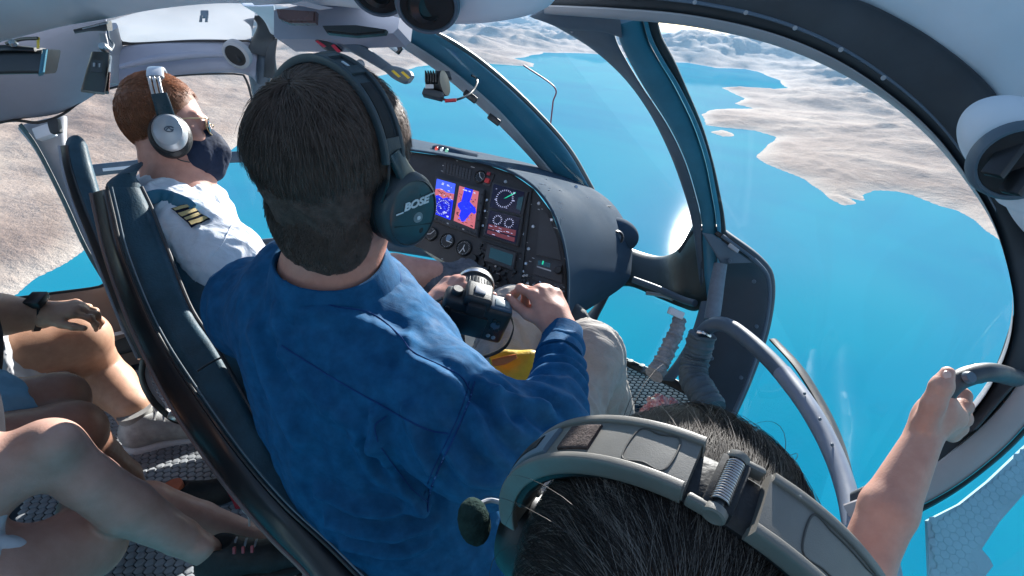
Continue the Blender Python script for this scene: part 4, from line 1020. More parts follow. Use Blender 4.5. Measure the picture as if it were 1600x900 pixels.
put('mount_screw', lathe(W(162, 74, .955), CV(.1, .1, -1), [(.0001, .006), (.006, .006), (.008, .003), (.008, -.01)], 18), MT['metal'], ac)
put('roof_clip', beam([(114, 46, .99), (140, 40, .99), (166, 33, .99)], [(117, 53, .99), (142, 49, .99), (168, 49, .99)], .03, n=10, ex=6), MT['gloss'], ac)
put('clip_edge', beam([(128, 44, .97), (168, 34, .97)], [(129, 46, .97), (168, 37, .97)], .004, n=6, k=8), MT['metal'], ac)
put('cable', tube([(168, 48, .98), (170, 60, .98), (177, 70, .98), (172, 80, .965)], .002, 20, 6), MT['slate'], ac)
# black box at far left with a yellow tab
bb = thing('roof_box', 'black box clipped under the roof at far left with a small yellow tab', 'box', W(30, 92, .95))
put('box_body', beam([(-80, 84, .96), (0, 80, .96), (74, 77, .96)], [(-80, 122, .96), (0, 117, .96), (66, 116, .96)], .06, n=14, k=20, ex=7), MT['gloss'], bb)
put('box_lid', beam([(-80, 74, .955), (0, 70, .955), (52, 74, .955)], [(-80, 84, .955), (0, 81, .955), (54, 81, .955)], .05, n=12, ex=5), MT['black'], bb)
put('box_end', beam([(66, 76, .945), (60, 115, .945)], [(75, 77, .95), (70, 112, .95)], .05, n=8, ex=4), MT['teal'], bb)
put('box_knob', lathe(W(22, 69, .93), CV(.1, .4, -.9), [(.0001, .008), (.006, .006), (.007, 0)], 14), MT['metal'], bb)
put('tab', beam([(57, 58, .93), (57, 75, .93)], [(62, 58, .93), (62, 75, .93)], .008, n=5, k=8), ym, bb)
put('box_wire', tube([(10, 68, .95), (35, 61, .94), (60, 60, .93)], .003, 16, 6), MT['black'], bb)

# ------------------------------------------------------------------ front seats
sl = MT['leather']
seat = thing('cabin_seat', 'dark leather seat with black shell directly behind the man in blue', 'seat', W(330, 600, .95), 'front seats')
L = [(163, 292, 1.06), (172, 330, 1.05), (190, 400, 1.02), (236, 510, .98), (300, 612, .93), (372, 712, .88), (440, 790, .84), (505, 850, .82), (560, 905, .80)]
Rr = [(222, 292, 1.10), (240, 330, 1.09), (264, 392, 1.05), (300, 482, 1.00), (342, 546, .96), (396, 642, .92), (452, 740, .88), (530, 830, .85), (600, 900, .83)]
put('side_cushion', beam(L, Rr, .12, n=60, k=28, ex=4), sl, seat)
put('cushion_top', beam([(162, 300, 1.06), (166, 282, 1.07), (180, 272, 1.08), (200, 270, 1.09)], [(225, 300, 1.10), (222, 284, 1.10), (214, 274, 1.10), (203, 270, 1.09)], .10, n=14, k=20, ex=3), sl, seat)
put('piping', tube([(u - 1, v, d - .012) for u, v, d in Rr], .0035, 60, 8), MT['gloss'], seat)
put('piping', tube([(u + 4, v, d - .015) for u, v, d in L], .003, 60, 8), MT['gloss'], seat)
put('stitching', tube([(u + 12, v, d - .017) for u, v, d in L], .0012, 60, 6), pm('thread_grey', (.16, .20, .23), .7), seat)
L2 = [(140, 302, 1.10), (148, 340, 1.09), (165, 410, 1.06), (206, 520, 1.02), (268, 640, .97), (345, 752, .90), (418, 838, .85), (470, 890, .82), (500, 930, .80)]
put('seat_shell', beam(L2, [(u + 6, v + 2, d + .01) for u, v, d in L], .06, n=60, k=20, ex=3), MT['gloss'], seat)
put('shell_edge', tube([(u + 2, v, d - .028) for u, v, d in L2], .0035, 60, 8), pm('copper_edge', (.16, .11, .10), .4, var=.2), seat)
put('seat_seam', tube([(308, 580, .918), (330, 566, .935), (350, 557, .95)], .002, 12, 6), MT['gloss'], seat)
put('backrest', beam([(u + 40, v, d + .06) for u, v, d in L[2:]], [(360, 400, 1.12), (420, 520, 1.08), (480, 640, 1.04), (540, 760, 1.0), (640, 860, .95), (700, 940, .93)], .10, n=30, k=20, ex=4), sl, seat)
put('seat_pan', beam([(500, 870, .92), (620, 800, 1.05), (760, 720, 1.2)], [(760, 960, .95), (860, 860, 1.08), (930, 760, 1.22)], .10, n=20, k=20, ex=4), sl, seat)
seat2 = thing('cabin_seat', 'dark leather seat with black shell behind the pilot in white', 'seat', W(130, 330, 1.3), 'front seats')
La = [(100, 226, 1.30), (106, 260, 1.29), (124, 310, 1.28), (148, 370, 1.26), (170, 430, 1.24), (196, 490, 1.22), (230, 560, 1.22)]
Ra = [(136, 222, 1.33), (146, 262, 1.32), (160, 312, 1.30), (180, 370, 1.28), (205, 430, 1.26), (235, 490, 1.24), (270, 560, 1.24)]
put('side_cushion', beam(La, Ra, .10, n=40, k=24, ex=4), sl, seat2)
put('cushion_top', beam([(100, 230, 1.30), (102, 217, 1.31), (112, 211, 1.32)], [(138, 230, 1.33), (134, 218, 1.33), (124, 211, 1.32)], .09, n=10, k=18, ex=3), sl, seat2)
Lb = [(91, 228, 1.32), (96, 262, 1.31), (110, 312, 1.30), (134, 372, 1.28), (158, 432, 1.26), (182, 492, 1.24), (214, 560, 1.24)]
put('seat_shell', beam(Lb, [(u + 8, v, d) for u, v, d in La], .05, n=40, k=18, ex=3), MT['gloss'], seat2)
put('shell_edge', tube([(u + 1, v, d - .024) for u, v, d in Lb], .003, 40, 8), MT['trim'], seat2)
put('backrest', beam([(160, 316, 1.345), (182, 370, 1.335), (205, 440, 1.32), (250, 560, 1.3)], [(218, 322, 1.41), (262, 380, 1.40), (310, 450, 1.38), (350, 560, 1.36)], .08, n=24, k=18, ex=4), sl, seat2)
# ------------------------------------------------------------------ people
from mathutils.bvhtree import BVHTree
class Surf:
    """find where an image direction meets a finished mesh, to lay seams, bands and prints on it"""
    def __init__(s, geo):
        V, F = geo
        s.b = BVHTree.FromPolygons(np.asarray(V).tolist(), [list(map(int, f)) for f in F])
    def hit(s, u, v, off=0.0):
        r = nrm(W(u, v, 1.0))
        loc, n, i, dist = s.b.ray_cast(Vector((0, 0, 0)), Vector(r))
        if loc is None: return None
        n = np.array(n); n = n if n @ r < 0 else -n
        return np.array(loc) + n * off
    def line(s, pts, n, off=0.0):
        out = []
        for u, v in spline(np.array(pts, float), n):
            h = s.hit(u, v, off)
            if h is not None: out.append(h)
        return np.array(out)
def frame_of(f, u):
    f = nrm(f); u = nrm(u - f * (u @ f)); r = np.cross(f, u)
    return np.stack([r, f, u], 1)
def head_sdf(S, c, B, s=1.0, neck=None, face=True, nk=.055):
    L = lambda x, y, z: c + B @ (np.array((x, y, z)) * s)
    X, Y, Z = B[:, 0] * s, B[:, 1] * s, B[:, 2] * s
    S.ell(L(0, -.012, .035), X * .076, Y * .096, Z * .088, .02)
    S.ell(L(0, .034, -.032), X * .060, Y * .060, Z * .085, .03)
    for q in (-1, 1):
        S.cone(L(0, .050, -.088), .030 * s, L(q * .047, .0, -.058), .026 * s, .025)
        S.ell(L(q * .079, -.006, -.012), X * .010 + Y * .003, Y * .020, Z * .031, .008)
        if face:
            S.ball(L(q * .033, .100, .002), .013 * s, .012, sub=True)
            S.ball(L(q * .032, .083, .002), .0125 * s, .004)
            S.cone(L(q * .010, .089, .020), .009 * s, L(q * .045, .074, .022), .008 * s, .012)
            S.ball(L(q * .042, .066, -.030), .020 * s, .02)
    if face:
        S.cone(L(0, .091, .008), .007 * s, L(0, .112, -.034), .011 * s, .012)
        for q in (-1, 1): S.ball(L(q * .011, .100, -.038), .009 * s, .006)
        S.cone(L(-.018, .089, -.060), .006 * s, L(.018, .089, -.060), .006 * s, .008)
        S.cone(L(-.015, .088, -.071), .007 * s, L(.015, .088, -.071), .007 * s, .008)
        S.ball(L(0, .078, -.098), .022 * s, .025)
    if neck is not None:
        S.cone(L(0, -.014, -.070), nk * s, neck, nk * s * 1.12, .03)
    return L
def hand_sdf(S, wrist, d, n, thumb_left, curl=(30, 40, 25), s=1.0, thumb=(0.5, .85, -.2), tcurl=(12, 18), spread=4, per=None, k=.006, tr=1.0):
    """palm, four jointed fingers and a thumb; d towards the fingers, n out of the back of the hand"""
    d = nrm(d); n = nrm(n - d * (n @ d)); t = np.cross(d, n) * (1 if thumb_left else -1)
    P = lambda a, b, c: wrist + (d * a + t * b + n * c) * s
    S.ell(P(.05, 0, 0), d * .058 * s, t * .042 * s, n * .017 * s, .015)
    S.cone(P(-.02, 0, 0), .026 * s, P(.03, .0, 0), .026 * s, .02)
    S.ell(P(.030, .026, -.008), (d * .034 + t * .006) * s, t * .018 * s, n * .017 * s, .015)
    for i in range(4):
        b = (.031, .0105, -.0105, -.030)[i]; base = (.083, .090, .085, .074)[i]
        f = (.95, 1.05, .98, .78)[i]; r = (.0098, .0100, .0094, .0084)[i] * s
        ang = 0; p = P(base, b, .003); sp = R(spread * (1.5 - i))
        cl = per[i] if per else curl
        q0 = P(base - .030, b * .85, .002)
        S.cone(q0, r * 1.1, p, r * 1.08, .010)
        for j, l in enumerate((.043, .027, .022)):
            ang += R(cl[j])
            dv = (d * math.cos(sp) + t * math.sin(sp)) * math.cos(ang) - n * math.sin(ang)
            q = p + dv * l * f * s
            S.cone(p, r * (1 - .10 * j), q, r * (.92 - .10 * j), k); S.ball(p, r * (1.10 - .1 * j), k)
            p = q
    p = P(.020, .030, -.006); dv = nrm(d * thumb[0] + t * thumb[1] + n * thumb[2]); ax = np.cross(dv, n)
    for j, l in enumerate((.042, .034, .027)):
        if j:
            a = R(tcurl[j - 1]); dv = nrm(dv * math.cos(a) + nrm(d * .8 - t * .5 - n * .3) * math.sin(a))
        q = p + dv * l * s
        S.cone(p, (.0135, .0115, .0108)[j] * s * tr, q, (.0118, .0108, .0085)[j] * s * tr, k); p = q
    return S
def hair(name, c, B, axes, n, root_ok, comb, length, m, parent, seg=5, r=.0007, lift=.25, jit=.25, clump=.5, seed=1, grow=0.0):
    """tapering strands rooted on the head's ellipsoid and combed along a field"""
    rg = np.random.RandomState(seed)
    U = nrm(rg.normal(size=(n * 4, 3)))
    loc = U * axes
    ok = root_ok(loc); loc = loc[ok][:n]
    A = np.asarray(axes)
    cl = np.stack([fbm(loc * 55, 2, seed + k) for k in range(3)], 1)
    rj = rg.normal(size=loc.shape) * jit
    ln = length(loc) * (1 + .25 * rg.normal(size=len(loc)).clip(-2, 2))
    pts = [loc * (1 + grow)]
    p = pts[0].copy()
    for k in range(seg):
        nn = nrm(p / A ** 2)
        d = comb(p) + cl * clump + rj
        d = nrm(d - nn * (d * nn).sum(1, keepdims=True)) + nn * (lift * (1 - .8 * k / seg))
        p = p + nrm(d) * (ln / seg)[:, None]
        q = np.sqrt((p ** 2 / A ** 2).sum(1)); ins = q < 1.0
        p[ins] = p[ins] / q[ins][:, None] * 1.003
        pts.append(p.copy())
    Pn = np.stack(pts, 1)
    T = nrm(np.gradient(Pn, axis=1)); nn = nrm(Pn / A ** 2)
    S1 = nrm(np.cross(T, nn)); S2 = np.cross(S1, T)
    rad = r * (1 - .75 * (np.arange(seg + 1) / seg) ** 1.5)
    V = np.stack([Pn + (S1 * math.cos(a) + S2 * math.sin(a)) * rad[None, :, None] for a in (0, 2.094, 4.189)], 2)
    N = len(loc); V = V.reshape(-1, 3) @ B.T + c
    base = (np.arange(N) * (seg + 1) * 3)[:, None, None, None]
    kk = (np.arange(seg) * 3)[None, :, None, None]
    j = np.arange(3); q = np.stack([j, (j + 1) % 3, (j + 1) % 3 + 3, j + 3], 1)[None, None]
    F = (base + kk + q).reshape(-1, 4)
    return put(name, (V, F), m, parent, sharp=None)
def seam(S, pts, n, r, m, name, parent, off=.0005):
    p = S.line(pts, n, off)
    if len(p) < 4: return
    return put(name, tube(p, r * .6, len(p) * 2, 6, world=True), m, parent)

def skin(name, c, c2, bump=.25): return pm(name, c, .48, spec=.4, vs=38, col2=c2, bump=.4, bs=420, bd=.0009, sss=.12, detail=8.)
sk_pale = skin('skin_pale', (.48, .25, .19), (.58, .33, .25))
sk_red = skin('skin_ruddy', (.44, .20, .15), (.56, .28, .21))
sk_tan = skin('skin_tanned', (.41, .23, .155), (.52, .31, .21))
sk_brown = skin('skin_brown', (.24, .115, .075), (.31, .16, .11))
sk_leg = skin('skin_leg', (.47, .27, .21), (.55, .33, .265), .5)
def cloth(name, c, c2, bs=900, vs=18, rough=.85, bump=.35, crease=.0):
    m = pm(name, c, rough, spec=.2, vs=vs, col2=c2, bump=bump, bs=bs, bd=.0008)
    if crease:
        t = m.node_tree; b = t.nodes['Principled BSDF']; tc = nd(t, 'ShaderNodeTexCoord')
        mp = nd(t, 'ShaderNodeMapping'); mp.inputs['Rotation'].default_value = (.4, .5, .7); mp.inputs['Scale'].default_value = (1.0, 2.4, 1.0)
        n = nd(t, 'ShaderNodeTexNoise', Scale=13., Detail=5., Roughness=.55, Distortion=1.4)
        t.links.new(tc.outputs['Object'], mp.inputs[0]); t.links.new(mp.outputs[0], n.inputs['Vector'])
        old = b.inputs['Normal'].links[0].from_socket
        bp = nd(t, 'ShaderNodeBump', Strength=crease, Distance=.02)
        t.links.new(n.outputs[0], bp.inputs['Height']); t.links.new(old, bp.inputs['Normal']); t.links.new(bp.outputs[0], b.inputs['Normal'])
    return m
denim = cloth('blue_denim', (.0035, .056, .142), (.010, .102, .235), 1100, 42, crease=.10)
denim_d = cloth('denim_seam', (.004, .030, .12), (.010, .06, .20), 900)
whitec = cloth('white_cotton', (.66, .68, .74), (.76, .78, .82), crease=.25)
khaki = cloth('khaki_cotton', (.29, .265, .245), (.38, .35, .32), crease=.3)
greyc = cloth('pale_grey_cotton', (.50, .52, .56), (.62, .64, .68))
blueshort = cloth('light_blue_cotton', (.12, .26, .36), (.18, .33, .44))
darkc = cloth('dark_trousers', (.012, .014, .02), (.02, .022, .03))
def wrinkle(sc, amp, seed, stretch=(1, 1, 1), B=None):
    def f(V):
        Q = V @ B if B is not None else V
        q = Q * np.array(stretch) * sc
        w = fbm(q + .35 * np.stack([fbm(q * .6, 2, seed + 7), fbm(q * .6, 2, seed + 8), fbm(q * .6, 2, seed + 9)], 1), 3, seed)
        return amp * (1 - 2.2 * np.abs(w))
    return f

# ---- the pilot in white
PB = frame_of(CV(.90, .17, .42), CV(-.14, .97, -.16)) * np.array((1.0, .90, 1.04)); Pc = W(263, 203, 1.25); Ps = 1.0
pilot = thing('person', 'pilot in white shirt with gold epaulette stripes, red-brown hair and dark face mask', 'person', W(330, 560, 1.3), 'people aboard')
S = Sdf(.0035, .03)
PL = head_sdf(S, Pc, PB, Ps, W(285, 330, 1.27), nk=.062)
S.chain([W(283, 318, 1.27), W(290, 400, 1.30), W(310, 560, 1.34)], [.075, .10, .10], .05)
S.chain([W(306, 368, 1.17), W(415, 488, 1.17), W(520, 456, 1.22), W(616, 430, 1.27), W(676, 428, 1.33)], [.052, .046, .052, .054, .036], .02)
put('body', S.build(), sk_red, pilot, sharp=None)
S = Sdf(.004, .05)
S.ell(W(272, 330, 1.30), CV(.10, -.03, 0), CV(0, .050, 0), CV(0, 0, .17), .03)
S.chain([W(278, 345, 1.29), W(300, 420, 1.30), W(350, 560, 1.34)], [.125, .13, .12], .05)
S.chain([W(305, 362, 1.17), W(352, 408, 1.16), W(408, 478, 1.17)], [.078, .072, .064], .05)
S.chain([W(280, 330, 1.42), W(360, 420, 1.46)], [.07, .06], .05)
g = S.build(wrinkle(18, .0040, 3, (1.6, 1, .5), frame_of(CV(.8, -.6, 0), CV(.6, .8, 0))))
shirt = put('shirt', g, whitec, pilot, sharp=None); SS = Surf(g)
put('collar', beam([(210, 282, 1.19), (240, 290, 1.18), (272, 302, 1.17), (296, 322, 1.17), (314, 346, 1.18)], [(212, 306, 1.165), (240, 312, 1.155), (266, 322, 1.15), (288, 338, 1.15), (308, 356, 1.165)], .012, n=30, k=14, ex=3), whitec, pilot)
put('collar', beam([(296, 300, 1.24), (312, 306, 1.23), (322, 330, 1.22)], [(300, 320, 1.24), (310, 336, 1.23), (316, 348, 1.22)], .012, n=16, k=12, ex=3), whitec, pilot)
seam(SS, [(362, 352), (345, 385), (320, 415), (300, 450)], 20, .0018, whitec, 'shirt_seam', pilot)
navy = cloth('navy_cloth', (.008, .012, .03), (.014, .02, .04)); gold = pm('gold_braid', (.50, .38, .17), .5, metal=.3, bump=.6, bs=900)
def patch(S, quad, off, th, m, name, parent, nu=10, nv=5):
    """thin cloth piece laid over a surface, from its outline's four corners in the picture's directions"""
    Vs = []
    for i in range(nu):
        for j in range(nv):
            u, v = bil(quad, i / (nu - 1), j / (nv - 1)); h = S.hit(u, v, off)
            Vs.append(h if h is not None else (Vs[-1] if Vs else W(u, v, 1.0)))
    f = np.array(Vs); b = f + nrm(f) * th
    F = grid_faces(nu, nv); N0 = nu * nv
    rim_ = [j for j in range(nv)] + [i * nv + nv - 1 for i in range(1, nu)] + [(nu - 1) * nv + j for j in range(nv - 2, -1, -1)] + [i * nv for i in range(nu - 2, 0, -1)]
    Fs = F + [tuple(reversed([i + N0 for i in q])) for q in F] + [(rim_[i], rim_[i] + N0, rim_[(i + 1) % len(rim_)] + N0, rim_[(i + 1) % len(rim_)]) for i in range(len(rim_))]
    return put(name, (np.vstack([f, b]), Fs), m, parent)
EPQ = [(270, 328), (294, 321), (331, 346), (302, 358)]
ep = patch(SS, EPQ, .007, .008, navy, 'epaulette', pilot, 12, 6)
for k in range(4):
    a, b_ = .06 + k * .24, .06 + k * .24 + .15
    q = [bil([EPQ[0], EPQ[3], EPQ[2], EPQ[1]], a, .06), bil([EPQ[0], EPQ[3], EPQ[2], EPQ[1]], b_, .06), bil([EPQ[0], EPQ[3], EPQ[2], EPQ[1]], b_, .94), bil([EPQ[0], EPQ[3], EPQ[2], EPQ[1]], a, .94)]
    patch(SS, q, .0095, .003, gold, 'gold_stripe', ep, 4, 6)
hs = SS.line([(228, 312), (246, 308), (268, 312), (290, 322), (298, 330)], 20, .004)
if len(hs) > 4: put('harness_strap', tube(hs, .016, 30, 10, world=True, flat=.25, up=CV(0, 0, 1)), MT['teal'], pilot)
# gloved hand
S = Sdf(.003, .01)
hand_sdf(S, W(682, 436, 1.34), CV(.85, .35, .35), CV(-.25, .85, -.4), False, (45, 60, 40), 1.1)
S.chain([W(668, 440, 1.32), W(690, 430, 1.345)], [.036, .034], .01)
put('glove', S.build(wrinkle(120, .0012, 5)), cloth('grey_glove', (.07, .075, .09), (.16, .17, .19), 500, 40), pilot, sharp=None)
for q in (0, 1): put('trouser_leg', Sdf(.006, .04).chain([W(330, 590, 1.38 + .12 * q), W(520, 560, 1.52 + .12 * q), W(620, 640, 1.75)], [.085, .07, .055]).build(), darkc, pilot, sharp=None)
aub = pm('auburn_hair', (.30, .115, .05), .5, spec=.5, var=.3, vs=60, bump=0)
hx = np.array((.080, .100, .093)) * Ps
put('hair_base', Sdf(.003, .01).ell(PL(0, -.014, .036), PB[:, 0] * .0785 * Ps, PB[:, 1] * .0975 * Ps, PB[:, 2] * .091 * Ps, k=0).half(PL(0, .062, .04), PB @ np.array((0, .9, -.4))).half(PL(0, 0, -.052), PB @ np.array((0, .35, -.94))).build(), pm('auburn_scalp', (.20, .08, .04), .7, var=.3, vs=80, bump=.5, bs=500), pilot, sharp=None)
hair('hair', PL(0, -.012, .035), PB, hx * .985, 9000, lambda l: (l[:, 2] > -.085 - .2 * np.minimum(l[:, 1], .0) * 0) & (l[:, 1] < .066 + .55 * (l[:, 2] - .02) * (l[:, 2] > 0)) & ~((l[:, 2] < .0) & (l[:, 1] > .012)),
     lambda p: np.array((0, .35, -.5)) + np.array((0, .5, .6)) * (p[:, 2:3] > .04), lambda l: .010 + .012 * (l[:, 2] > .05), aub, pilot, 4, .0006, .22, .22, .25, 2)
# mask and glasses are worn: things of their own
msk = thing('face_mask', 'dark navy cloth mask over the nose and mouth of the pilot in white', 'face mask', PL(0, .06, -.06))
S = Sdf(.0025, .01)
S.ell(PL(0, .050, -.052), PB[:, 0] * .066 * Ps, PB[:, 1] * .064 * Ps, PB[:, 2] * .075 * Ps, k=0)
S.cone(PL(0, .100, -.030), .020 * Ps, PL(0, .112, -.058), .018 * Ps, .03).cone(PL(0, .112, -.058), .018 * Ps, PL(0, .09, -.10), .022 * Ps, .03)
S.half(PL(0, .026, -.05), PB @ np.array((0, -.97, .15))).half(PL(0, .07, .000), PB @ np.array((0, -.42, .91)))
put('mask_cloth', S.build(wrinkle(40, .0008, 8)), cloth('mask_navy', (.010, .016, .035), (.02, .03, .06)), msk, sharp=None)
for z in (-.02, -.085): put('ear_loop', tube([PL(.064, .040, z), PL(.076, .015, z * .9), PL(.080, -.005, -.02 + z * .3)], .0015, 16, 6, world=True), MT['black'], msk)
sg = thing('sunglasses', 'thin gold rimmed sunglasses on the pilot in white', 'glasses', PL(0, .1, .0))
gm = pm('gold_wire', (.60, .45, .25), .3, metal=.9, bump=0)
for q in (-1, 1):
    put('temple', tube([PL(q * .078, .0, .004), PL(q * .080, .05, .009), PL(q * .062, .098, .012)], .0013, 20, 6, world=True), gm, sg)
    ln = put('lens_rim', tube([PL(q * (.034 + .024 * math.cos(a)), .103 - .008 * abs(math.cos(a)), -.002 + .019 * math.sin(a)) for a in np.linspace(0, 6.283, 12, endpoint=False)], .0012, 32, 6, world=True, closed=True), gm, sg)
    put('lens', lathe(PL(q * .034, .1, -.002), PB[:, 1], [(.0215 * Ps, 0), (.012, .002), (.0001, .0025)], 24, ref=PB[:, 2]), pm('dark_lens_%d' % (q + 1), (.02, .012, .01), .1, coat=.5), None if False else ln)
put('bridge', tube([PL(-.012, .106, .004), PL(0, .110, .007), PL(.012, .106, .004)], .0012, 10, 6, world=True), gm, sg)

# ---- the man in blue
BB = frame_of(CV(.481, .436, .761), CV(.132, .821, -.555)); Bc = W(532, 267, .70); Bs = 1.01
man = thing('person', 'man in blue denim shirt and khaki trousers seen from behind, dark brown hair', 'person', W(700, 800, 1.0), 'people aboard')
S = Sdf(.0035, .03)
BL = head_sdf(S, Bc, BB, Bs, W(522, 455, .795), nk=.064)
S.chain([W(522, 455, .795), W(560, 540, .84), W(620, 700, .92)], [.075, .10, .09], .05)
S.chain([W(700, 610, .74), W(775, 680, .73), W(850, 655, .78), W(868, 590, .87), W(876, 520, .95)], [.05, .044, .040, .033, .027], .02)
hand_sdf(S, W(878, 512, .955), CV(-.42, .84, .30), CV(.50, .42, -.76), False, (62, 85, 60), .90, thumb=(.80, .45, -.35), tcurl=(25, 15), per=((38, 50, 30), (58, 72, 45), (64, 78, 50), (68, 80, 50)))
put('body', S.build(), sk_red, man, sharp=None)
S = Sdf(.003, .01)
hand_sdf(S, W(672, 486, 1.0), CV(.62, .62, .30), CV(-.45, .55, -.7), True, (35, 50, 35), .95, thumb=(.8, .5, -.2))
S.chain([W(600, 540, .98), W(640, 510, .99), W(676, 484, 1.0)], [.045, .038, .030], .02)
put('left_hand', S.build(), sk_red, man, sharp=None)
Pl, Pr = W(405, 482, .93), W(690, 636, .735)
S = Sdf(.004, .05)
S.chain([Pl, W(475, 480, .87), W(540, 532, .83), W(612, 592, .79), Pr], [.072, .088, .098, .090, .078], .06)
S.chain([W(528, 500, .86), W(572, 600, .90), W(622, 700, .93), W(706, 860, 1.0), W(750, 940, 1.02)], [.12, .150, .148, .150, .15], .08)
S.cone(W(520, 450, .79), .074, W(532, 490, .80), .090, .03)
S.chain([Pr, W(762, 696, .715), W(850, 666, .765)], [.074, .066, .055], .05)
S.chain([W(852, 664, .765), W(873, 600, .86), W(879, 530, .94)], [.053, .044, .036], .03)
S.chain([Pl, W(500, 600, 1.04), W(610, 535, .99)], [.08, .06, .05], .04)
S.chain([W(600, 520, .82), W(650, 535, .84)], [.055, .045], .04)
wr1 = wrinkle(9, .0045, 12, (1.3, 1, .55)); wr2 = wrinkle(34, .0009, 15, (1.2, 1, .5))
armw = S.build()
def mandisp(V):
    wa = np.clip(((V - Pr) @ nrm(W(860, 640, .78) - Pr)) / .18, 0, 1)
    ax = nrm(W(877, 530, .94) - W(846, 664, .765))
    t_ = (V - W(846, 664, .765)) @ ax
    fold = np.sin(t_ * 170 + 3.0 * fbm(V * 18, 2, 4)) * .0042 * wa * (t_ < .30)
    return wr1(V) * (1 - .4 * wa) + wr2(V) + fold
S0 = Surf(armw)
_N = normals(*armw)
_dd = mandisp(armw[0])
def fold(pts, w, amp):
    global _dd
    L_ = S0.line(pts, 26)
    if len(L_) < 3: return
    m = np.full(len(armw[0]), 9.0)
    for i in range(len(L_) - 1):
        a, e = L_[i], L_[i + 1] - L_[i]
        t_ = np.clip(((armw[0] - a) @ e) / max(e @ e, 1e-12), 0, 1)
        m = np.minimum(m, np.linalg.norm(armw[0] - a - t_[:, None] * e, axis=1))
    _dd = _dd + amp * (np.exp(-(m / w) ** 2) - .45 * np.exp(-((m - 2.2 * w) / (1.1 * w)) ** 2))
for pts, w, amp in (([(590, 650), (596, 700), (625, 750), (662, 792)], .010, .009), ([(640, 640), (655, 690), (676, 730)], .009, .008), ([(560, 690), (590, 745), (650, 790)], .011, .008), ([(500, 770), (570, 798), (662, 800)], .010, .008),
                    ([(520, 812), (600, 836), (668, 824)], .010, .008), ([(540, 850), (620, 862), (665, 850)], .009, .007), ([(440, 560), (500, 622), (560, 672), (600, 690)], .012, .006), ([(400, 520), (420, 600), (470, 690)], .014, .007),
                    ([(470, 480), (560, 500), (640, 540)], .013, .006), ([(640, 560), (690, 590), (724, 620)], .009, .006), ([(770, 620), (790, 660), (830, 690)], .009, .008), ([(740, 640), (765, 700), (800, 730)], .010, .008),
                    ([(756, 600), (800, 625), (850, 640)], .010, .008), ([(700, 700), (740, 745), (780, 750)], .010, .008), ([(450, 450), (430, 500), (440, 545)], .012, .006), ([(820, 660), (850, 690), (870, 680)], .008, .007)):
    fold(pts, w, amp * 1.5)
g = (armw[0] + _N * _dd[:, None], armw[1])
put('shirt', g, denim, man, sharp=None); MS = Surf(g)
put('cuff', tube([W(873, 560, .90), W(877, 540, .93), W(880, 517, .955)], [.0430, .0395, .0370], 14, 24, world=True), denim, man)
cax_ = nrm(W(512, 380, .73) - W(524, 445, .785)); cct = W(517, 410, .757)
prof = [(a * 1.10, h_) for a, h_ in ((.0675, -.060), (.0665, -.010), (.0680, .010), (.0705, .015), (.0735, .012), (.081, -.012), (.0905, -.040), (.0905, -.043), (.0875, -.044), (.0815, -.028), (.0795, -.060))]
V, F = lathe(cct, cax_, prof, 64, ref=BB[:, 0])
V = V + cax_ * (.0035 * np.sin((V - cct) @ BB[:, 0] * 40 + 1))[:, None] + .0014 * fbm(V * 45, 2, 8)[:, None] * nrm(V - cct)
put('collar', (V, F), denim, man, sharp=None)
put('collar_stand', lathe(cct, cax_, [(.0998, -.0425), (.1008, -.0412), (.0998, -.0400)], 64, ref=BB[:, 0]), denim_d, man)
for pts, r in (([(455, 455), (520, 478), (580, 490), (625, 525), (645, 550), (690, 572), (720, 588), (735, 610)], .0018), ([(742, 596), (728, 640), (706, 690), (684, 735), (670, 775), (668, 800)], .0022), ([(734, 596), (720, 640), (698, 690), (676, 735), (662, 775)], .0012),
               ([(440, 540), (520, 590), (590, 630), (660, 668), (700, 678)], .0020), ([(590, 690), (586, 665), (604, 650)], .0016), ([(596, 700), (640, 760), (668, 785)], .0016)):
    seam(MS, pts, 40, r, denim_d, 'shirt_seam', man)
p = MS.line([(742, 596), (728, 640), (706, 690), (684, 735), (670, 775)], 30, .0008)
for k in range(0, len(p) - 1): put('stitch', tube([p[k], p[k] + (p[k + 1] - p[k]) * .55], .0009, 4, 5, world=True), pm('stitch_pale', (.05, .15, .36), .8) if k == 0 else D.materials['stitch_pale'], man)
# trousers
S = Sdf(.005, .04)
S.chain([W(680, 900, 1.05), W(780, 620, 1.16), W(806, 500, 1.25)], [.10, .085, .078], .04).chain([W(806, 500, 1.25), W(820, 620, 1.5), W(830, 720, 1.75)], [.075, .068, .06], .03)
S.chain([W(780, 900, 1.05), W(860, 680, 1.12), W(916, 558, 1.20)], [.10, .088, .080], .04).chain([W(916, 558, 1.20), W(940, 640, 1.36), W(930, 760, 1.60)], [.080, .078, .066], .03)
put('trousers', S.build(wrinkle(13, .0065, 31, (1.8, 1, .5), frame_of(CV(.75, .66, 0), CV(-.66, .75, 0)))), khaki, man, sharp=None)
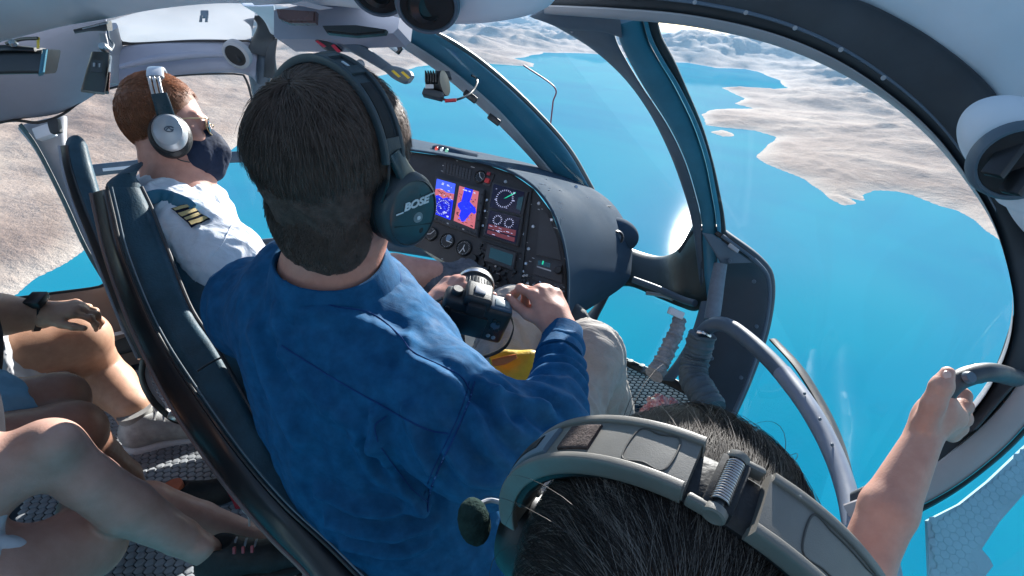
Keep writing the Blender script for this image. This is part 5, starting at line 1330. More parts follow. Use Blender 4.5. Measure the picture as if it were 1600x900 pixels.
# hair: a rough cap under strands
mh = pm('dark_brown_hair', (.115, .078, .066), .6, spec=.4, var=.35, vs=50, bump=0)
ghm = pm('greying_hair', (.20, .18, .18), .45, spec=.5, var=.35, vs=50, bump=0)
cap = Sdf(.0035, .02).ell(BL(0, -.014, .037), BB[:, 0] * .082 * Bs, BB[:, 1] * .101 * Bs, BB[:, 2] * .094 * Bs, k=0)
cap.ell(BL(0, -.042, -.055), BB[:, 0] * .073 * Bs, BB[:, 1] * .050 * Bs, BB[:, 2] * .088 * Bs, .05)
cap.half(BL(0, .058, .04), BB @ np.array((0, .92, -.38))).half(BL(0, -.03, -.118), BB @ np.array((0, .25, -.97)))
put('hair_base', cap.build(wrinkle(28, .003, 6, (1, 1, .4), BB)), pm('brown_scalp', (.095, .068, .060), .95, spec=.05, var=.35, vs=90, bump=.9, bs=420, bd=.003), man, sharp=None)
hm = np.array((.083, .102, .095)) * Bs
hair('hair', BL(0, -.014, .037), BB, hm, 26000, lambda l: (l[:, 1] < .066 + .5 * (l[:, 2] - .03) * (l[:, 2] > .03)) & (l[:, 2] > -.085) & ~((l[:, 2] < -.0) & (l[:, 1] > .03)),
     lambda p: nrm(p - np.array((-.01, -.045, .085)) * Bs) * .9 + np.array((.05, -.10, -.75)) * np.clip(1 - p[:, 2:3] / .09, 0, 1), lambda l: .016 + .040 * np.clip((l[:, 2] + .03) / .10, 0, 1), mh, man, 6, .00048, .17, .16, .55, 5)
hn = np.array((.0745, .052, .090)) * Bs
hair('hair', BL(0, -.042, -.055), BB, hn, 15000, lambda l: (l[:, 1] < .022) & (l[:, 2] < .05) & (l[:, 2] + .010 * fbm(l * 90, 2, 4) > -.078), lambda p: np.array((.05, -.1, -1.0)) + p * 0, lambda l: .005 + .012 * np.clip((l[:, 2] + .06) / .1, 0, 1), mh, man, 3, .00055, .45, .35, .5, 6)
hair('grey_hair', BL(0, -.010, .037), BB, hm, 1500, lambda l: (l[:, 1] > .030) & (l[:, 1] < .085) & (l[:, 2] > -.05) & (l[:, 2] < .075) & (l[:, 0] > .02),
     lambda p: np.array((.1, -.3, -1.0)) + p * 0, lambda l: .028 + 0 * l[:, 0], ghm, man, 5, .0007, .3, .25, .5, 7)

# ---- the passenger in front of the lens: crown of the head, raised arm, hand on the grab handle
FB = frame_of(CV(.592, .497, .635), CV(-.108, .829, -.548)); Fc = W(1049, 930, .357); Fs = 1.10
fp_ = thing('person', 'passenger with greying black hair reaching up to the grab handle by the door', 'person', W(1050, 1300, .5), 'people aboard')
S = Sdf(.0035, .03)
FLo = head_sdf(S, Fc, FB, Fs, Fc + FB @ np.array((0, -.05, -.26)), nk=.06)
ch = Fc + CV(.03, -.30, -.02)
S.chain([ch + CV(-.17, -.02, 0), ch, ch + CV(.17, -.02, .02)], [.06, .085, .06], .05).chain([ch, ch + CV(0, -.35, .1)], [.12, .14], .05)
S.chain([ch + CV(.17, -.02, .02), W(1322, 1000, .58), W(1352, 880, .59), W(1388, 795, .60), W(1440, 690, .614)], [.045, .032, .0275, .0285, .0195], .02)
S.ell(W(1460, 652, .618), CV(.017, .030, .0), CV(.021, -.010, .004), CV(0, .002, .019), .012).ell(W(1478, 652, .624), CV(.016, .010, .006), CV(.008, -.018, 0), CV(0, 0, .016), .01)
S.chain([W(1447, 660, .606), W(1459, 630, .598), W(1471, 604, .594), W(1481, 582, .594)], [.0125, .0112, .0105, .0078], .008).ball(W(1471, 604, .5935), .0112, .004)
for ch_, r_f in (([(1484, 650, .624), (1502, 636, .634), (1504, 618, .644), (1493, 606, .650)], 1.0), ([(1480, 662, .630), (1503, 654, .644), (1507, 634, .660), (1494, 618, .664)], 1.0),
                 ([(1474, 670, .638), (1497, 668, .655), (1502, 650, .67), (1490, 634, .672)], .95), ([(1466, 676, .645), (1487, 679, .662), (1493, 664, .676), (1483, 650, .676)], .85)):
    S.chain([W(*q_) for q_ in ch_], [.0098 * r_f, .0093 * r_f, .0087 * r_f, .0072 * r_f], .006); S.ball(W(*ch_[1]), .0103 * r_f, .004)
put('body', S.build(), sk_pale, fp_, sharp=None)
S = Sdf(.005, .04); S.chain([ch + CV(-.17, -.04, 0), ch + CV(0, -.06, 0), ch + CV(.14, -.05, .02)], [.07, .10, .07], .05).chain([ch + CV(0, -.06, 0), ch + CV(0, -.36, .1)], [.14, .16], .05)
put('shirt', S.build(wrinkle(20, .004, 2)), darkc, fp_, sharp=None)
put('thumb_nail', lathe(W(1480, 586, .5865), CV(-.10, .12, -.98), [(.0052, -.0012), (.0048, .0004), (.0001, .0010)], 20, sx=.9), pm('nail_pink', (.62, .40, .34), .3, bump=0), fp_)
bh = pm('black_hair', (.020, .015, .014), .55, spec=.35, var=.3, vs=50, bump=0); gh_ = pm('grey_hair', (.19, .165, .15), .6, spec=.3, var=.3, vs=50, bump=0)
scm = pm('scalp_skin', (.17, .085, .055), .55, var=.35, vs=30, bump=.4, bs=200, sss=.05)
fa_ = np.array((.080, .101, .093)) * Fs
Fh = FLo(0, -.012, .036)
put('hair_base', Sdf(.003, .02).ell(Fh, FB[:, 0] * fa_[0] * .985, FB[:, 1] * fa_[1] * .985, FB[:, 2] * fa_[2] * .985, k=0).half(FLo(0, .05, -.0), FB @ np.array((0, .8, -.6))).build(), scm, fp_, sharp=None)
crown = np.array((.012, -.078, .070)) * Fs
def wcomb(p):
    d = p - crown; d = nrm(d)
    sw = np.cross(np.array((.1, -.6, .8)), d)
    return d + .45 * sw + np.array((.0, .0, -.25)) + np.array((0, .5, 0)) * (p[:, 1:2] > .0)
okw = lambda l: (l[:, 2] > -.09) & ~((l[:, 1] > .075) & (l[:, 2] < .03)) & (np.linalg.norm((l - crown) * np.array((1, 1, .6)), axis=1) > .012 + .012 * fbm(l * 60, 2, 3))
hair('hair', Fh, FB, fa_, 24000, okw, wcomb, lambda l: .05 + .04 * (l[:, 1] > .02), bh, fp_, 7, .00028, .05, .12, .55, 11)
hair('grey_hair', Fh, FB, fa_, 7000, lambda l: okw(l) & (l[:, 1] < -.01), wcomb, lambda l: .04 + 0 * l[:, 0], gh_, fp_, 7, .00026, .06, .14, .55, 12)
hair('grey_hair', Fh, FB, fa_, 350, lambda l: okw(l) & (l[:, 1] > .01), wcomb, lambda l: .06 + 0 * l[:, 0], gh_, fp_, 7, .00030, .12, .12, .4, 13)
hair('hair', Fh, FB, fa_ * 1.01, 40, lambda l: okw(l), wcomb, lambda l: .11 + 0 * l[:, 0], bh, fp_, 8, .00028, .35, .35, .6, 14)

# ---- rear passengers at lower left
pa = thing('person', 'passenger in pale grey shorts with a black watch, hand resting on the bare knee', 'person', W(-60, 600, 1.0), 'people aboard')
S = Sdf(.004, .03)
S.chain([W(-190, 585, 1.245), W(-20, 552, 1.295), W(122, 528, 1.422)], [0.106, 0.098, 0.073], .04)
S.chain([W(122, 528, 1.422), W(150, 572, 1.520), W(172, 600, 1.520), W(206, 634, 1.49), W(221, 668, 1.50)], [0.069, 0.060, 0.066, 0.048, 0.043], .03)
S.chain([W(-190, 660, 1.270), W(-60, 640, 1.334), W(60, 640, 1.473)], [0.125, 0.112, 0.088], .04).chain([W(60, 640, 1.473), W(90, 760, 1.520)], [0.081, 0.056], .03)
S.chain([W(-210, 590, 1.270), W(-230, 470, 1.245), W(-260, 260, 1.206)], [0.175, 0.200, 0.200], .06)
S.chain([W(-250, 330, 1.092), W(-120, 480, 1.092), W(0, 492, 1.219), W(62, 492, 1.270)], [0.069, 0.057, 0.050, 0.035], .03)
S.ell(W(-235, 60, 1.206), CV(.085, 0, 0), CV(0, .12, 0), CV(0, 0, .10), .03).cone(W(-235, 90, 1.206), .06, W(-250, 240, 1.206), .07, .03)
hand_sdf(S, W(66, 490, 1.270), CV(.93, .16, .30), CV(.05, .80, -.55), True, (34, 48, 30), .86, thumb=(.82, .5, -.15), tcurl=(10, 10), per=((30, 48, 30), (36, 52, 34), (40, 55, 36), (44, 58, 36)))
put('body', S.build(), sk_tan, pa, sharp=None)
put('hair', Sdf(.005, .02).ell(W(-235, 56, 1.206), CV(0.112, 0, 0), CV(0, 0.158, 0), CV(0, 0, 0.131), k=0).half(W(-235, 56, 1.206), CV(.75, -.65, 0)).build(wrinkle(40, .005, 3)), mh, pa, sharp=None)
S = Sdf(.005, .04)
S.chain([W(-190, 590, 1.245), W(-30, 562, 1.295), W(58, 552, 1.359)], [0.135, 0.122, 0.100], .04).chain([W(-190, 665, 1.270), W(-60, 645, 1.334)], [0.150, 0.131], .04)
S.half(W(72, 560, 1.359), CV(.97, .18, .1))
put('shorts', S.build(wrinkle(24, .006, 41, (1, 1, .5))), greyc, pa, sharp=None)
S = Sdf(.006, .05).chain([W(-210, 560, 1.270), W(-230, 450, 1.245), W(-255, 270, 1.206)], [0.188, 0.213, 0.213], .06)
put('shirt', S.build(wrinkle(20, .005, 43)), darkc, pa, sharp=None)
def shoe(P0, fw, up, sc, mu, ms, ml, parent, sock=None, laces=True):
    """low trainer: heel at P0, pointing fw"""
    fw = nrm(fw); up = nrm(up - fw * (up @ fw)); rt = np.cross(fw, up)
    Q = lambda a, b, c: P0 + (fw * a + rt * b + up * c) * sc
    S = Sdf(.0035, .03)
    S.chain([Q(0, 0, .045), Q(.06, 0, .050), Q(.13, .004, .036), Q(.20, .006, .026)], [.042 * sc, .042 * sc, .040 * sc, .034 * sc], .03).cone(Q(.0, 0, .045), .040 * sc, Q(.01, 0, .085), .040 * sc, .03)
    S.half(Q(0, 0, .004), -up).ell(Q(.012, 0, .115), fw * .036 * sc, rt * .028 * sc, up * .035 * sc, .008, sub=True)
    put('shoe_upper', S.build(), mu, parent, sharp=None)
    A = [Q(a, -b, 0) for a, b in ((-.045, .02), (.0, .042), (.08, .038), (.15, .044), (.20, .036), (.238, .01))]
    Bq = [Q(a, b, 0) for a, b in ((-.045, .02), (.0, .042), (.08, .036), (.15, .046), (.20, .040), (.238, .014))]
    a_, b_ = spline(A, 30), spline(Bq, 30)
    mid, half = (a_ + b_) / 2, (b_ - a_) / 2
    ang = np.linspace(0, 2 * math.pi, 16, endpoint=False) + .2
    cx = np.sign(np.cos(ang)) * np.abs(np.cos(ang)) ** .5; cy = np.sign(np.sin(ang)) * np.abs(np.sin(ang)) ** .5
    V = mid[:, None] + half[:, None] * 1.06 * cx[None, :, None] + up * (.014 * sc) * cy[None, :, None]
    put('sole', (V.reshape(-1, 3), grid_faces(30, 16, True) + [tuple(range(16))[::-1], tuple(29 * 16 + i for i in range(16))]), ms, parent)
    for k in range(9):
        for q in (-1, 1): put('tread', box(Q(-.02 + k * .027, q * .036, -.016), fw * .007 * sc, rt * .010 * sc, up * .005 * sc, .002, 1), ms, parent)
    if laces:
        for k in range(5):
            put('lace', tube([Q(.05 + k * .022, -.030, .086 - k * .009), Q(.055 + k * .022, 0, .106 - k * .0105), Q(.05 + k * .022, .030, .086 - k * .009)], .0034 * sc, 12, 6, world=True), ml, parent)
    if sock is not None: put('sock', tube([Q(.008, 0, .06), Q(.004, 0, .085), Q(.0, 0, .108)], [.036 * sc, .040 * sc, .0425 * sc], 10, 20, world=True), sock, parent)
shg = pm('shoe_grey', (.36, .37, .37), .75, var=.25, vs=40, bump=.5, bs=300); shw = pm('sole_pale', (.60, .61, .62), .7, var=.15, bump=.3)
sh1 = thing('shoe', 'grey trainer with pale chunky sole on the floor by the seat', 'shoe', W(245, 690, 1.52), 'shoes on the cabin floor')
shoe(W(222, 694, 1.50), CV(.90, .10, .36), CU, 1.02, shg, shw, pm('lace_grey', (.35, .36, .36), .8), sh1, cloth('sock_grey', (.22, .22, .21), (.30, .30, .29)))
wt = thing('wrist_watch', 'black wrist watch on the bare forearm at left', 'watch', W(57, 490, 1.27))
put('strap', tube([W(52, 491, 1.265), W(63, 491, 1.275)], [.0435, .0420], 6, 28, world=True), MT['black'], wt)
put('watch_case', box(W(57, 469, 1.245), CV(.018, 0, .002), CV(0, .008, -.005), CV(0, .014, .014), .003), MT['gloss'], wt)

pb = thing('person', 'passenger with shaded brown legs and light blue shorts between the other two', 'person', W(-80, 680, .95), 'people aboard')
S = Sdf(.004, .03)
S.chain([W(-200, 660, .86), W(-40, 645, .90), W(84, 628, 1.0)], [.07, .062, .048], .03).chain([W(92, 622, 1.0), W(120, 700, 1.2), W(140, 800, 1.5)], [.046, .045, .034], .03)
S.chain([W(-200, 740, .80), W(-40, 715, .83), W(108, 676, .95)], [.08, .070, .052], .03).chain([W(108, 676, .95), W(150, 718, 1.08), W(184, 748, 1.18), W(232, 830, 1.42)], [.052, .046, .046, .034], .03)
S.chain([W(-200, 700, .86), W(-240, 560, .84), W(-280, 380, .82)], [.14, .15, .15], .06)
S.ell(W(-290, 190, .80), CV(.08, 0, 0), CV(0, .115, 0), CV(0, 0, .095), .03).cone(W(-288, 220, .80), .055, W(-282, 350, .82), .07, .03)
put('body', S.build(), sk_brown, pb, sharp=None)
put('hair', Sdf(.005, .02).ell(W(-290, 186, .80), CV(0.090, 0, 0), CV(0, 0.126, 0), CV(0, 0, 0.105), k=0).half(W(-290, 186, .80), CV(.75, -.65, 0)).build(wrinkle(40, .005, 3)), bh, pb, sharp=None)
S = Sdf(.005, .04).chain([W(-200, 745, .80), W(-40, 708, .83), W(30, 690, .87)], [.095, .082, .072], .04).chain([W(-200, 660, .86), W(-40, 645, .90)], [.082, .076], .04).half(W(22, 690, .87), CV(.95, .25, .1))
put('shorts', S.build(wrinkle(24, .004, 51)), blueshort, pb, sharp=None)
put('shirt', Sdf(.006, .05).chain([W(-205, 680, .86), W(-240, 550, .84), W(-280, 390, .82)], [.15, .165, .16], .06).build(), darkc, pb, sharp=None)

pc = thing('person', 'passenger with crossed pale bare legs nearest at lower left', 'person', W(-60, 820, .75), 'people aboard')
S = Sdf(.0035, .03)
S.chain([W(-230, 830, .66), W(-80, 780, .70), W(74, 704, .76)], [.070, .058, .043], .03)
S.chain([W(74, 704, .76), W(138, 752, .79), W(196, 792, .83), W(280, 838, .89), W(322, 862, .92)], [.042, .038, .041, .029, .025], .02)
S.chain([W(-200, 1030, .66), W(-30, 940, .70), W(130, 850, .84)], [.085, .078, .056], .02)
S.chain([W(150, 790, .95), W(230, 790, 1.0), W(310, 815, 1.04), W(392, 842, 1.06)], [.048, .044, .038, .030], .02).cone(W(130, 850, .84), .054, W(150, 790, .95), .048, .03)
S.chain([W(-230, 880, .68), W(-290, 700, .66), W(-340, 480, .66)], [.14, .14, .14], .06)
S.ell(W(-365, 260, .66), CV(.08, 0, 0), CV(0, .115, 0), CV(0, 0, .095), .03).cone(W(-360, 300, .66), .05, W(-345, 440, .66), .065, .03)
S.ball(W(86, 692, .735), .026, .03).ball(W(322, 856, .90), .012, .02)
put('body', S.build(), sk_leg, pc, sharp=None)
put('hair', Sdf(.005, .02).ell(W(-365, 256, .66), CV(0.090, 0, 0), CV(0, 0.126, 0), CV(0, 0, 0.105), k=0).half(W(-365, 256, .66), CV(.75, -.65, 0)).build(wrinkle(40, .005, 3)), aub, pc, sharp=None)
S = Sdf(.005, .03).chain([W(-230, 830, .66), W(-90, 800, .69)], [.085, .066], .04).chain([W(-200, 1035, .66), W(-20, 945, .695)], [.098, .080], .03).half(W(2, 890, .68), CV(.86, .45, .1))
put('shorts', S.build(wrinkle(22, .004, 61)), greyc, pc, sharp=None)
put('shirt', Sdf(.006, .05).chain([W(-235, 860, .68), W(-290, 690, .66), W(-340, 490, .66)], [.15, .155, .15], .06).build(), darkc, pc, sharp=None)
shd = pm('shoe_black', (.010, .012, .014), .7, var=.3, vs=40, bump=.6, bs=260); lcg = pm('lace_silver', (.22, .24, .26), .6); org = pm('shoe_orange', (.62, .14, .06), .6, var=.2)
sh2 = thing('shoe', 'black trainer with grey laces on the crossed foot nearest the lens', 'shoe', W(380, 870, .95))
shoe(W(344, 902, .94), CV(.95, .10, .25), CV(-.35, .86, -.34), .70, shd, MT['matte'], lcg, sh2)
for k in range(3): put('eyelet', box(W(366 + k * 14, 860 - k, .885), CV(.0025, 0, 0), CV(0, .006, 0), CV(0, 0, .002), .001), pm('eyelet_red', (.35, .06, .07), .6) if k == 0 else D.materials['eyelet_red'], sh2)
sh3 = thing('shoe', 'dark grey trainer with orange lining standing under the crossed legs', 'shoe', W(300, 790, 1.25))
shoe(W(282, 806, 1.27), CV(.75, .22, .30), CU, .80, shd, MT['slate'], lcg, sh3, org, laces=False)
# ------------------------------------------------------------------ headsets
def ribbon(P, Wv, w, th, n=40, k=16, ex=4, center=None, caps=True):
    """bar along world points P: w wide along Wv, th thick away from center"""
    p = spline(np.asarray(P, float), n)
    T = nrm(np.gradient(p, axis=0))
    Wd = nrm(np.asarray(Wv, float))[None] - T * (T @ nrm(np.asarray(Wv, float)))[:, None]; Wd = nrm(Wd)
    N = np.cross(T, Wd)
    if center is not None: N = N * np.sign((N * (p - center)).sum(1))[:, None]
    ww = np.interp(np.linspace(0, 1, n), np.linspace(0, 1, len(np.atleast_1d(w))), np.atleast_1d(w)); 
    ang = np.linspace(0, 2 * math.pi, k, endpoint=False) + math.pi / k
    cx = np.sign(np.cos(ang)) * np.abs(np.cos(ang)) ** (2 / ex); cy = np.sign(np.sin(ang)) * np.abs(np.sin(ang)) ** (2 / ex)
    V = p[:, None] + Wd[:, None] * (ww[:, None, None] / 2) * cx[None, :, None] + N[:, None] * (th / 2) * cy[None, :, None]
    F = grid_faces(n, k, True)
    if caps: F += [tuple(range(k))[::-1], tuple((n - 1) * k + i for i in range(k))]
    return V.reshape(-1, 3), F
def text_geo(s, size, shear=0.0, offset=0.0, spacing=1.0):
    cu = D.curves.new('lettering', 'FONT'); cu.body = s; cu.size = size; cu.shear = shear; cu.offset = offset
    cu.align_x = 'CENTER'; cu.align_y = 'CENTER'; cu.extrude = size * .03; cu.space_character = spacing; cu.resolution_u = 3
    ob = D.objects.new('lettering', cu); COL.objects.link(ob)
    me = D.meshes.new_from_object(ob.evaluated_get(bpy.context.evaluated_depsgraph_get()))
    V = np.array([v.co[:] for v in me.vertices]); F = [tuple(p.vertices) for p in me.polygons]
    D.objects.remove(ob); D.curves.remove(cu); D.meshes.remove(me)
    return V, F
hs_dark = pm('headset_charcoal', (.030, .042, .052), .5, var=.15, bump=.2, bs=600); hs_plate = pm('headset_plate', (.014, .040, .052), .33, var=.2, vs=20, bump=.12, bs=600, coat=.2)
foam = pm('ear_cushion', (.010, .011, .014), .55, var=.3, vs=40, bump=.5, bs=120, bd=.002); lett = pm('lettering_grey', (.55, .60, .64), .5)
hp1 = thing('headset', 'large black over-ear headset worn by the man in blue', 'headset', BL(0, 0, .1))
def BLn(x, y, z): return BL(x, y, z)
bp = [BL(.098 * math.cos(a), -.012 + .006 * math.sin(a), .030 + .109 * math.sin(a)) for a in np.radians(np.linspace(8, 172, 24))]
ctr = BL(0, 0, .02); yv = BB[:, 1]
put('headband', ribbon(bp, yv, .030, .010, 60, 16, 4, ctr), hs_dark, hp1)
for q in (-1, 1):
    put('band_rail', ribbon([x + yv * q * .0145 + nrm(x - ctr) * .004 for x in bp], yv, .0065, .010, 60, 12, 4, ctr), hs_dark, hp1)
for i0, i1 in ((2, 8), (15, 21)):
    put('band_slot', ribbon([x + nrm(x - ctr) * .0052 for x in bp[i0:i1]], yv, .016, .002, 30, 10, 5, ctr), MT['matte'], hp1)
for i0 in (1, 8, 11, 14): put('band_bridge', ribbon([x + nrm(x - ctr) * .0055 for x in bp[i0:i0 + 2]], yv, .028, .006, 10, 12, 5, ctr), hs_dark, hp1)
put('slider_mark', ribbon([bp[9] + nrm(bp[9] - ctr) * .0062, bp[10] + nrm(bp[10] - ctr) * .0062], yv, .004, .002, 6, 8, 4, ctr), lett, hp1)
put('band_pad', ribbon([x - nrm(x - ctr) * .010 for x in bp[3:21]], yv, .024, .012, 50, 14, 3, ctr), foam, hp1)
cax = nrm(BB @ np.array((.93, .25, -.10)))
for q in (1, -1):
    ax = nrm(BB @ np.array((.95 * q, -.26, .02)))
    cc = BL(q * .082, .012, -.022)
    fr = BB[:, 2]
    cup = put('ear_cup', lathe(cc, ax, [(.040, .010), (.050, .012), (.053, .020), (.053, .034), (.050, .041), (.046, .044), (.045, .042)], 48, ref=fr, sx=.80), hs_dark, hp1)
    put('cushion', lathe(cc, ax, [(.030, -.016), (.046, -.018), (.054, -.010), (.055, .002), (.051, .012), (.038, .014)], 48, ref=fr, sx=.82), foam, hp1)
    put('cup_plate', lathe(cc, ax, [(.0445, .038), (.0445, .0425), (.040, .0440), (.025, .0452), (.0001, .0456)], 48, ref=fr, sx=.80), hs_plate, hp1)
    put('yoke', ribbon([BL(q * .097, -.008, .056), BL(q * .106, -.002, .036), BL(q * .114, .008, .012)], yv, [.024, .026, .034], .010, 20, 14, 4, ctr), hs_plate, hp1)
    if q == 1:
        # the face of the cup: lettering, round button, small hole
        fx = nrm(BB[:, 1] - ax * (BB[:, 1] @ ax)); fz = np.cross(ax, fx); fz = fz if fz @ CV(0, 1, 0) > 0 else -fz
        a_ = R(6); tx, ty = fx * math.cos(a_) + fz * math.sin(a_), fz * math.cos(a_) - fx * math.sin(a_)
        if tx @ CV(1, 0, 0) < 0: tx, ty = -tx, ty
        V, F = text_geo('BOSE', .0150, .25, .0006, .95)
        t0 = cc + ax * .0462 + fz * .015 + fx * .002
        put('lettering', (t0 + V[:, :1] * tx * 1.15 + V[:, 1:2] * ty * .95 + V[:, 2:] * ax, F), lett, hp1, flat=True)
        put('lettering', box(t0 - tx * .026 - ty * .0052, tx * .0055, ty * .0009, ax * .0003, 0), lett, hp1)
        put('lettering', box(t0 + tx * .026 + ty * .0056, tx * .0045, ty * .0008, ax * .0003, 0), lett, hp1)
        put('cup_button', lathe(cc + ax * .0455 - fz * .006 + fx * .006, ax, [(.0075, 0), (.0070, .0008), (.0042, .0006), (.0040, .0014), (.0001, .0016)], 24), pm('button_grey', (.16, .20, .22), .35), hp1)
        put('cup_button', lathe(cc + ax * .0460 - fz * .006 + fx * .006, ax, [(.0030, .0006), (.0026, .0016), (.0001, .0018)], 20), lett, hp1)
        put('cup_hole', lathe(cc + ax * .0445 - fz * .027 + fx * .012, ax, [(.0042, .0), (.0040, .0006), (.0001, .0007)], 18, sx=.8), MT['matte'], hp1)
        put('cup_seam', tube([cc + ax * .0449 - fz * (.016 + .006 * s_) + fx * .034 * s_ for s_ in (-.9, -.4, 0, .5, .9)], .0006, 20, 5, world=True), MT['matte'], hp1)
        put('cable', tube([cc + ax * .02 - yv * .040 + fz * .020, cc + ax * .03 - yv * .036 + fz * .055, cc + ax * .012 - yv * .020 + fz * .085], .0018, 24, 6, world=True), MT['black'], hp1)

hs_sil = pm('silver_shell', (.46, .48, .51), .38, metal=.35, var=.08, bump=.05)
hp2 = thing('headset', 'pale silver and black headset worn by the pilot in white', 'headset', PL(0, 0, .1))
bp = [PL(.094 * math.cos(a), .004, .026 + .108 * math.sin(a)) for a in np.radians(np.linspace(14, 166, 22))]
ctr = PL(0, 0, .02); yv = PB[:, 1]
put('headband', ribbon(bp[4:18], yv, .034, .012, 50, 16, 3, ctr), hs_sil, hp2)
put('band_pad', ribbon([x - nrm(x - ctr) * .010 - yv * .004 for x in bp[4:18]], yv, .030, .010, 50, 14, 3, ctr), foam, hp2)
for q in (1, -1):
    P3 = [PL(q * .091, .003, .095), PL(q * .097, .004, .070), PL(q * .100, .006, .045)]
    for dy in (-.010, 0, .010): put('slider', ribbon([x + yv * dy for x in P3], yv, .006, .006, 12, 10, 4, ctr), MT['metal'], hp2)
    put('yoke', ribbon([PL(q * .098, .008, .058), PL(q * .103, .012, .030), PL(q * .108, .015, .0)], yv, [.032, .034, .036], .010, 16, 14, 4, ctr), hs_plate, hp2)
    ax = nrm(PB @ np.array((.98 * q, -.05, .12))); cc = PL(q * .080, .016, -.028)
    put('ear_cup', lathe(cc, ax, [(.034, .012), (.040, .014), (.0425, .022), (.041, .034), (.034, .044), (.020, .049), (.0001, .050)], 48, ref=PB[:, 2], sx=.82), hs_sil, hp2)
    put('cushion', lathe(cc - yv * .004, ax, [(.030, -.014), (.046, -.014), (.052, -.004), (.051, .010), (.044, .018), (.036, .018)], 48, ref=PB[:, 2], sx=.84), foam, hp2)
    if q == 1:
        e1 = nrm(PB[:, 1] - ax * (PB[:, 1] @ ax)); e2 = np.cross(ax, e1)
        put('cup_emblem', tube([cc + ax * .0505 + e1 * (.009 * math.cos(a) + .004) + e2 * (.006 * math.sin(a)) for a in np.linspace(.4, 5.6, 14)], .0012, 30, 6, world=True), MT['slate'], hp2)
        put('cup_emblem', tube([cc + ax * .0506 + e1 * x_ + e2 * (.003 * math.sin(x_ * 500)) for x_ in np.linspace(-.002, .012, 8)], .0011, 16, 6, world=True), MT['slate'], hp2)

olive = pm('headset_olive_grey', (.155, .145, .13), .5, spec=.5, var=.07, vs=30, bump=.35, bs=1400, bd=.0003)
blueg = pm('slider_blue_grey', (.13, .17, .21), .45, var=.08, bump=.15)
hp3 = thing('headset', 'wide olive-grey slotted headset band across the head nearest the lens', 'headset', FLo(0, 0, .12))
ctr = FLo(0, -.01, .02)
yv = FB[:, 1]
NB = 34
ang_ = np.radians(np.linspace(-2, 182, NB))
bpt = [FLo(.104 * math.cos(a), -.008 + .006 * math.cos(a), .030 + .108 * math.sin(a)) for a in ang_]
bp = np.array(bpt); out = nrm(bp - ctr); w_ = .0375
jn = 14                                                # hinge with the spring
segA = bp[:jn]; segB = bp[jn + 2:]
def bandpart(i0, i1, dy, w, th, lift, m, name, **k):
    q = bp[i0:i1] + out[i0:i1] * lift + yv * dy
    return put(name, ribbon(q, yv, w, th, max(10, (i1 - i0) * 3), 20, 6, ctr), m, hp3, **k)
for i0, i1 in ((0, jn), (jn + 2, NB)):
    bandpart(i0, i1, 0, w_, .009, 0, olive, 'headband')
    bandpart(i0, i1, -.0160, .0058, .013, .0, olive, 'band_edge'); bandpart(i0, i1, .0160, .0058, .013, .0, olive, 'band_edge')
    a0, a1 = (i0 + 2, i0 + 5) if i0 == 0 else (i0 + 3, i0 + 7)
for i0, i1 in ((3, 6), (21, 24)): bandpart(i0, i1, .000, .0200, .003, .0050, pm('slot_foam_%d' % i0, (.045, .028, .026), .95, var=.4, vs=200, bump=.8, bs=700), 'band_slot')
for i0, i1 in ((0, 3), (24, 31)):
    bandpart(i0, i1, .0, .0215, .004, .0056, blueg, 'slider'); bandpart(i0 + (0 if i0 == 0 else 1), i1 - 1 if i0 else i1, .0, .0115, .003, .0070, MT['matte'], 'slider_slot')
# moulded outline on the flat part of the band
for i0, i1 in ((7, 12), (17, 20)):
    q = [bp[i] + out[i] * .0047 + yv * .0108 for i in range(i0, i1)] + [bp[i] + out[i] * .0047 - yv * .0108 for i in range(i1 - 1, i0 - 1, -1)]
    put('moulded_line', tube(q, .00055, 60, 6, world=True, closed=True), pm('mould_shadow', (.06, .055, .05), .6) if i0 == 7 else D.materials['mould_shadow'], hp3)
hj = (bp[jn - 1] + bp[jn + 2]) / 2; hn_ = nrm(hj - ctr)
tdir = nrm(bp[jn + 2] - bp[jn - 1])
put('hinge_well', box(hj - hn_ * .0005, tdir * .0075, yv * .0165, hn_ * .0045, .001), MT['matte'], hp3)
coil = [hj + hn_ * .0035 + yv * (-.0130 + .026 * k / 160) + (tdir * math.cos(k * .62) + hn_ * math.sin(k * .62)) * .0042 for k in range(161)]
put('spring', tube(coil, .00065, 640, 7, world=True), pm('spring_steel', (.38, .37, .38), .28, metal=1., var=.1, bump=0), hp3)
put('hinge_pin', tube([hj + hn_ * .0035 - yv * .0195, hj + hn_ * .0035 + yv * .0195], .0028, 10, 14, world=True), MT['gloss'], hp3)
for q in (-1, 1):
    put('hinge_knuckle', lathe(hj + hn_ * .001 + yv * q * .0180, yv * q, [(.0055, -.0025), (.0060, -.001), (.0060, .0018), (.0048, .0026), (.0030, .0020), (.0001, .0022)], 24), olive, hp3)
    put('hinge_arm', box(hj - tdir * q * .004 + yv * q * .0175, tdir * .010, yv * .0022, hn_ * .0042, .0015), olive, hp3)
put('band_pad', ribbon(bp[3:31] - out[3:31] * .0085, yv, .033, .011, 60, 14, 3, ctr), foam, hp3)
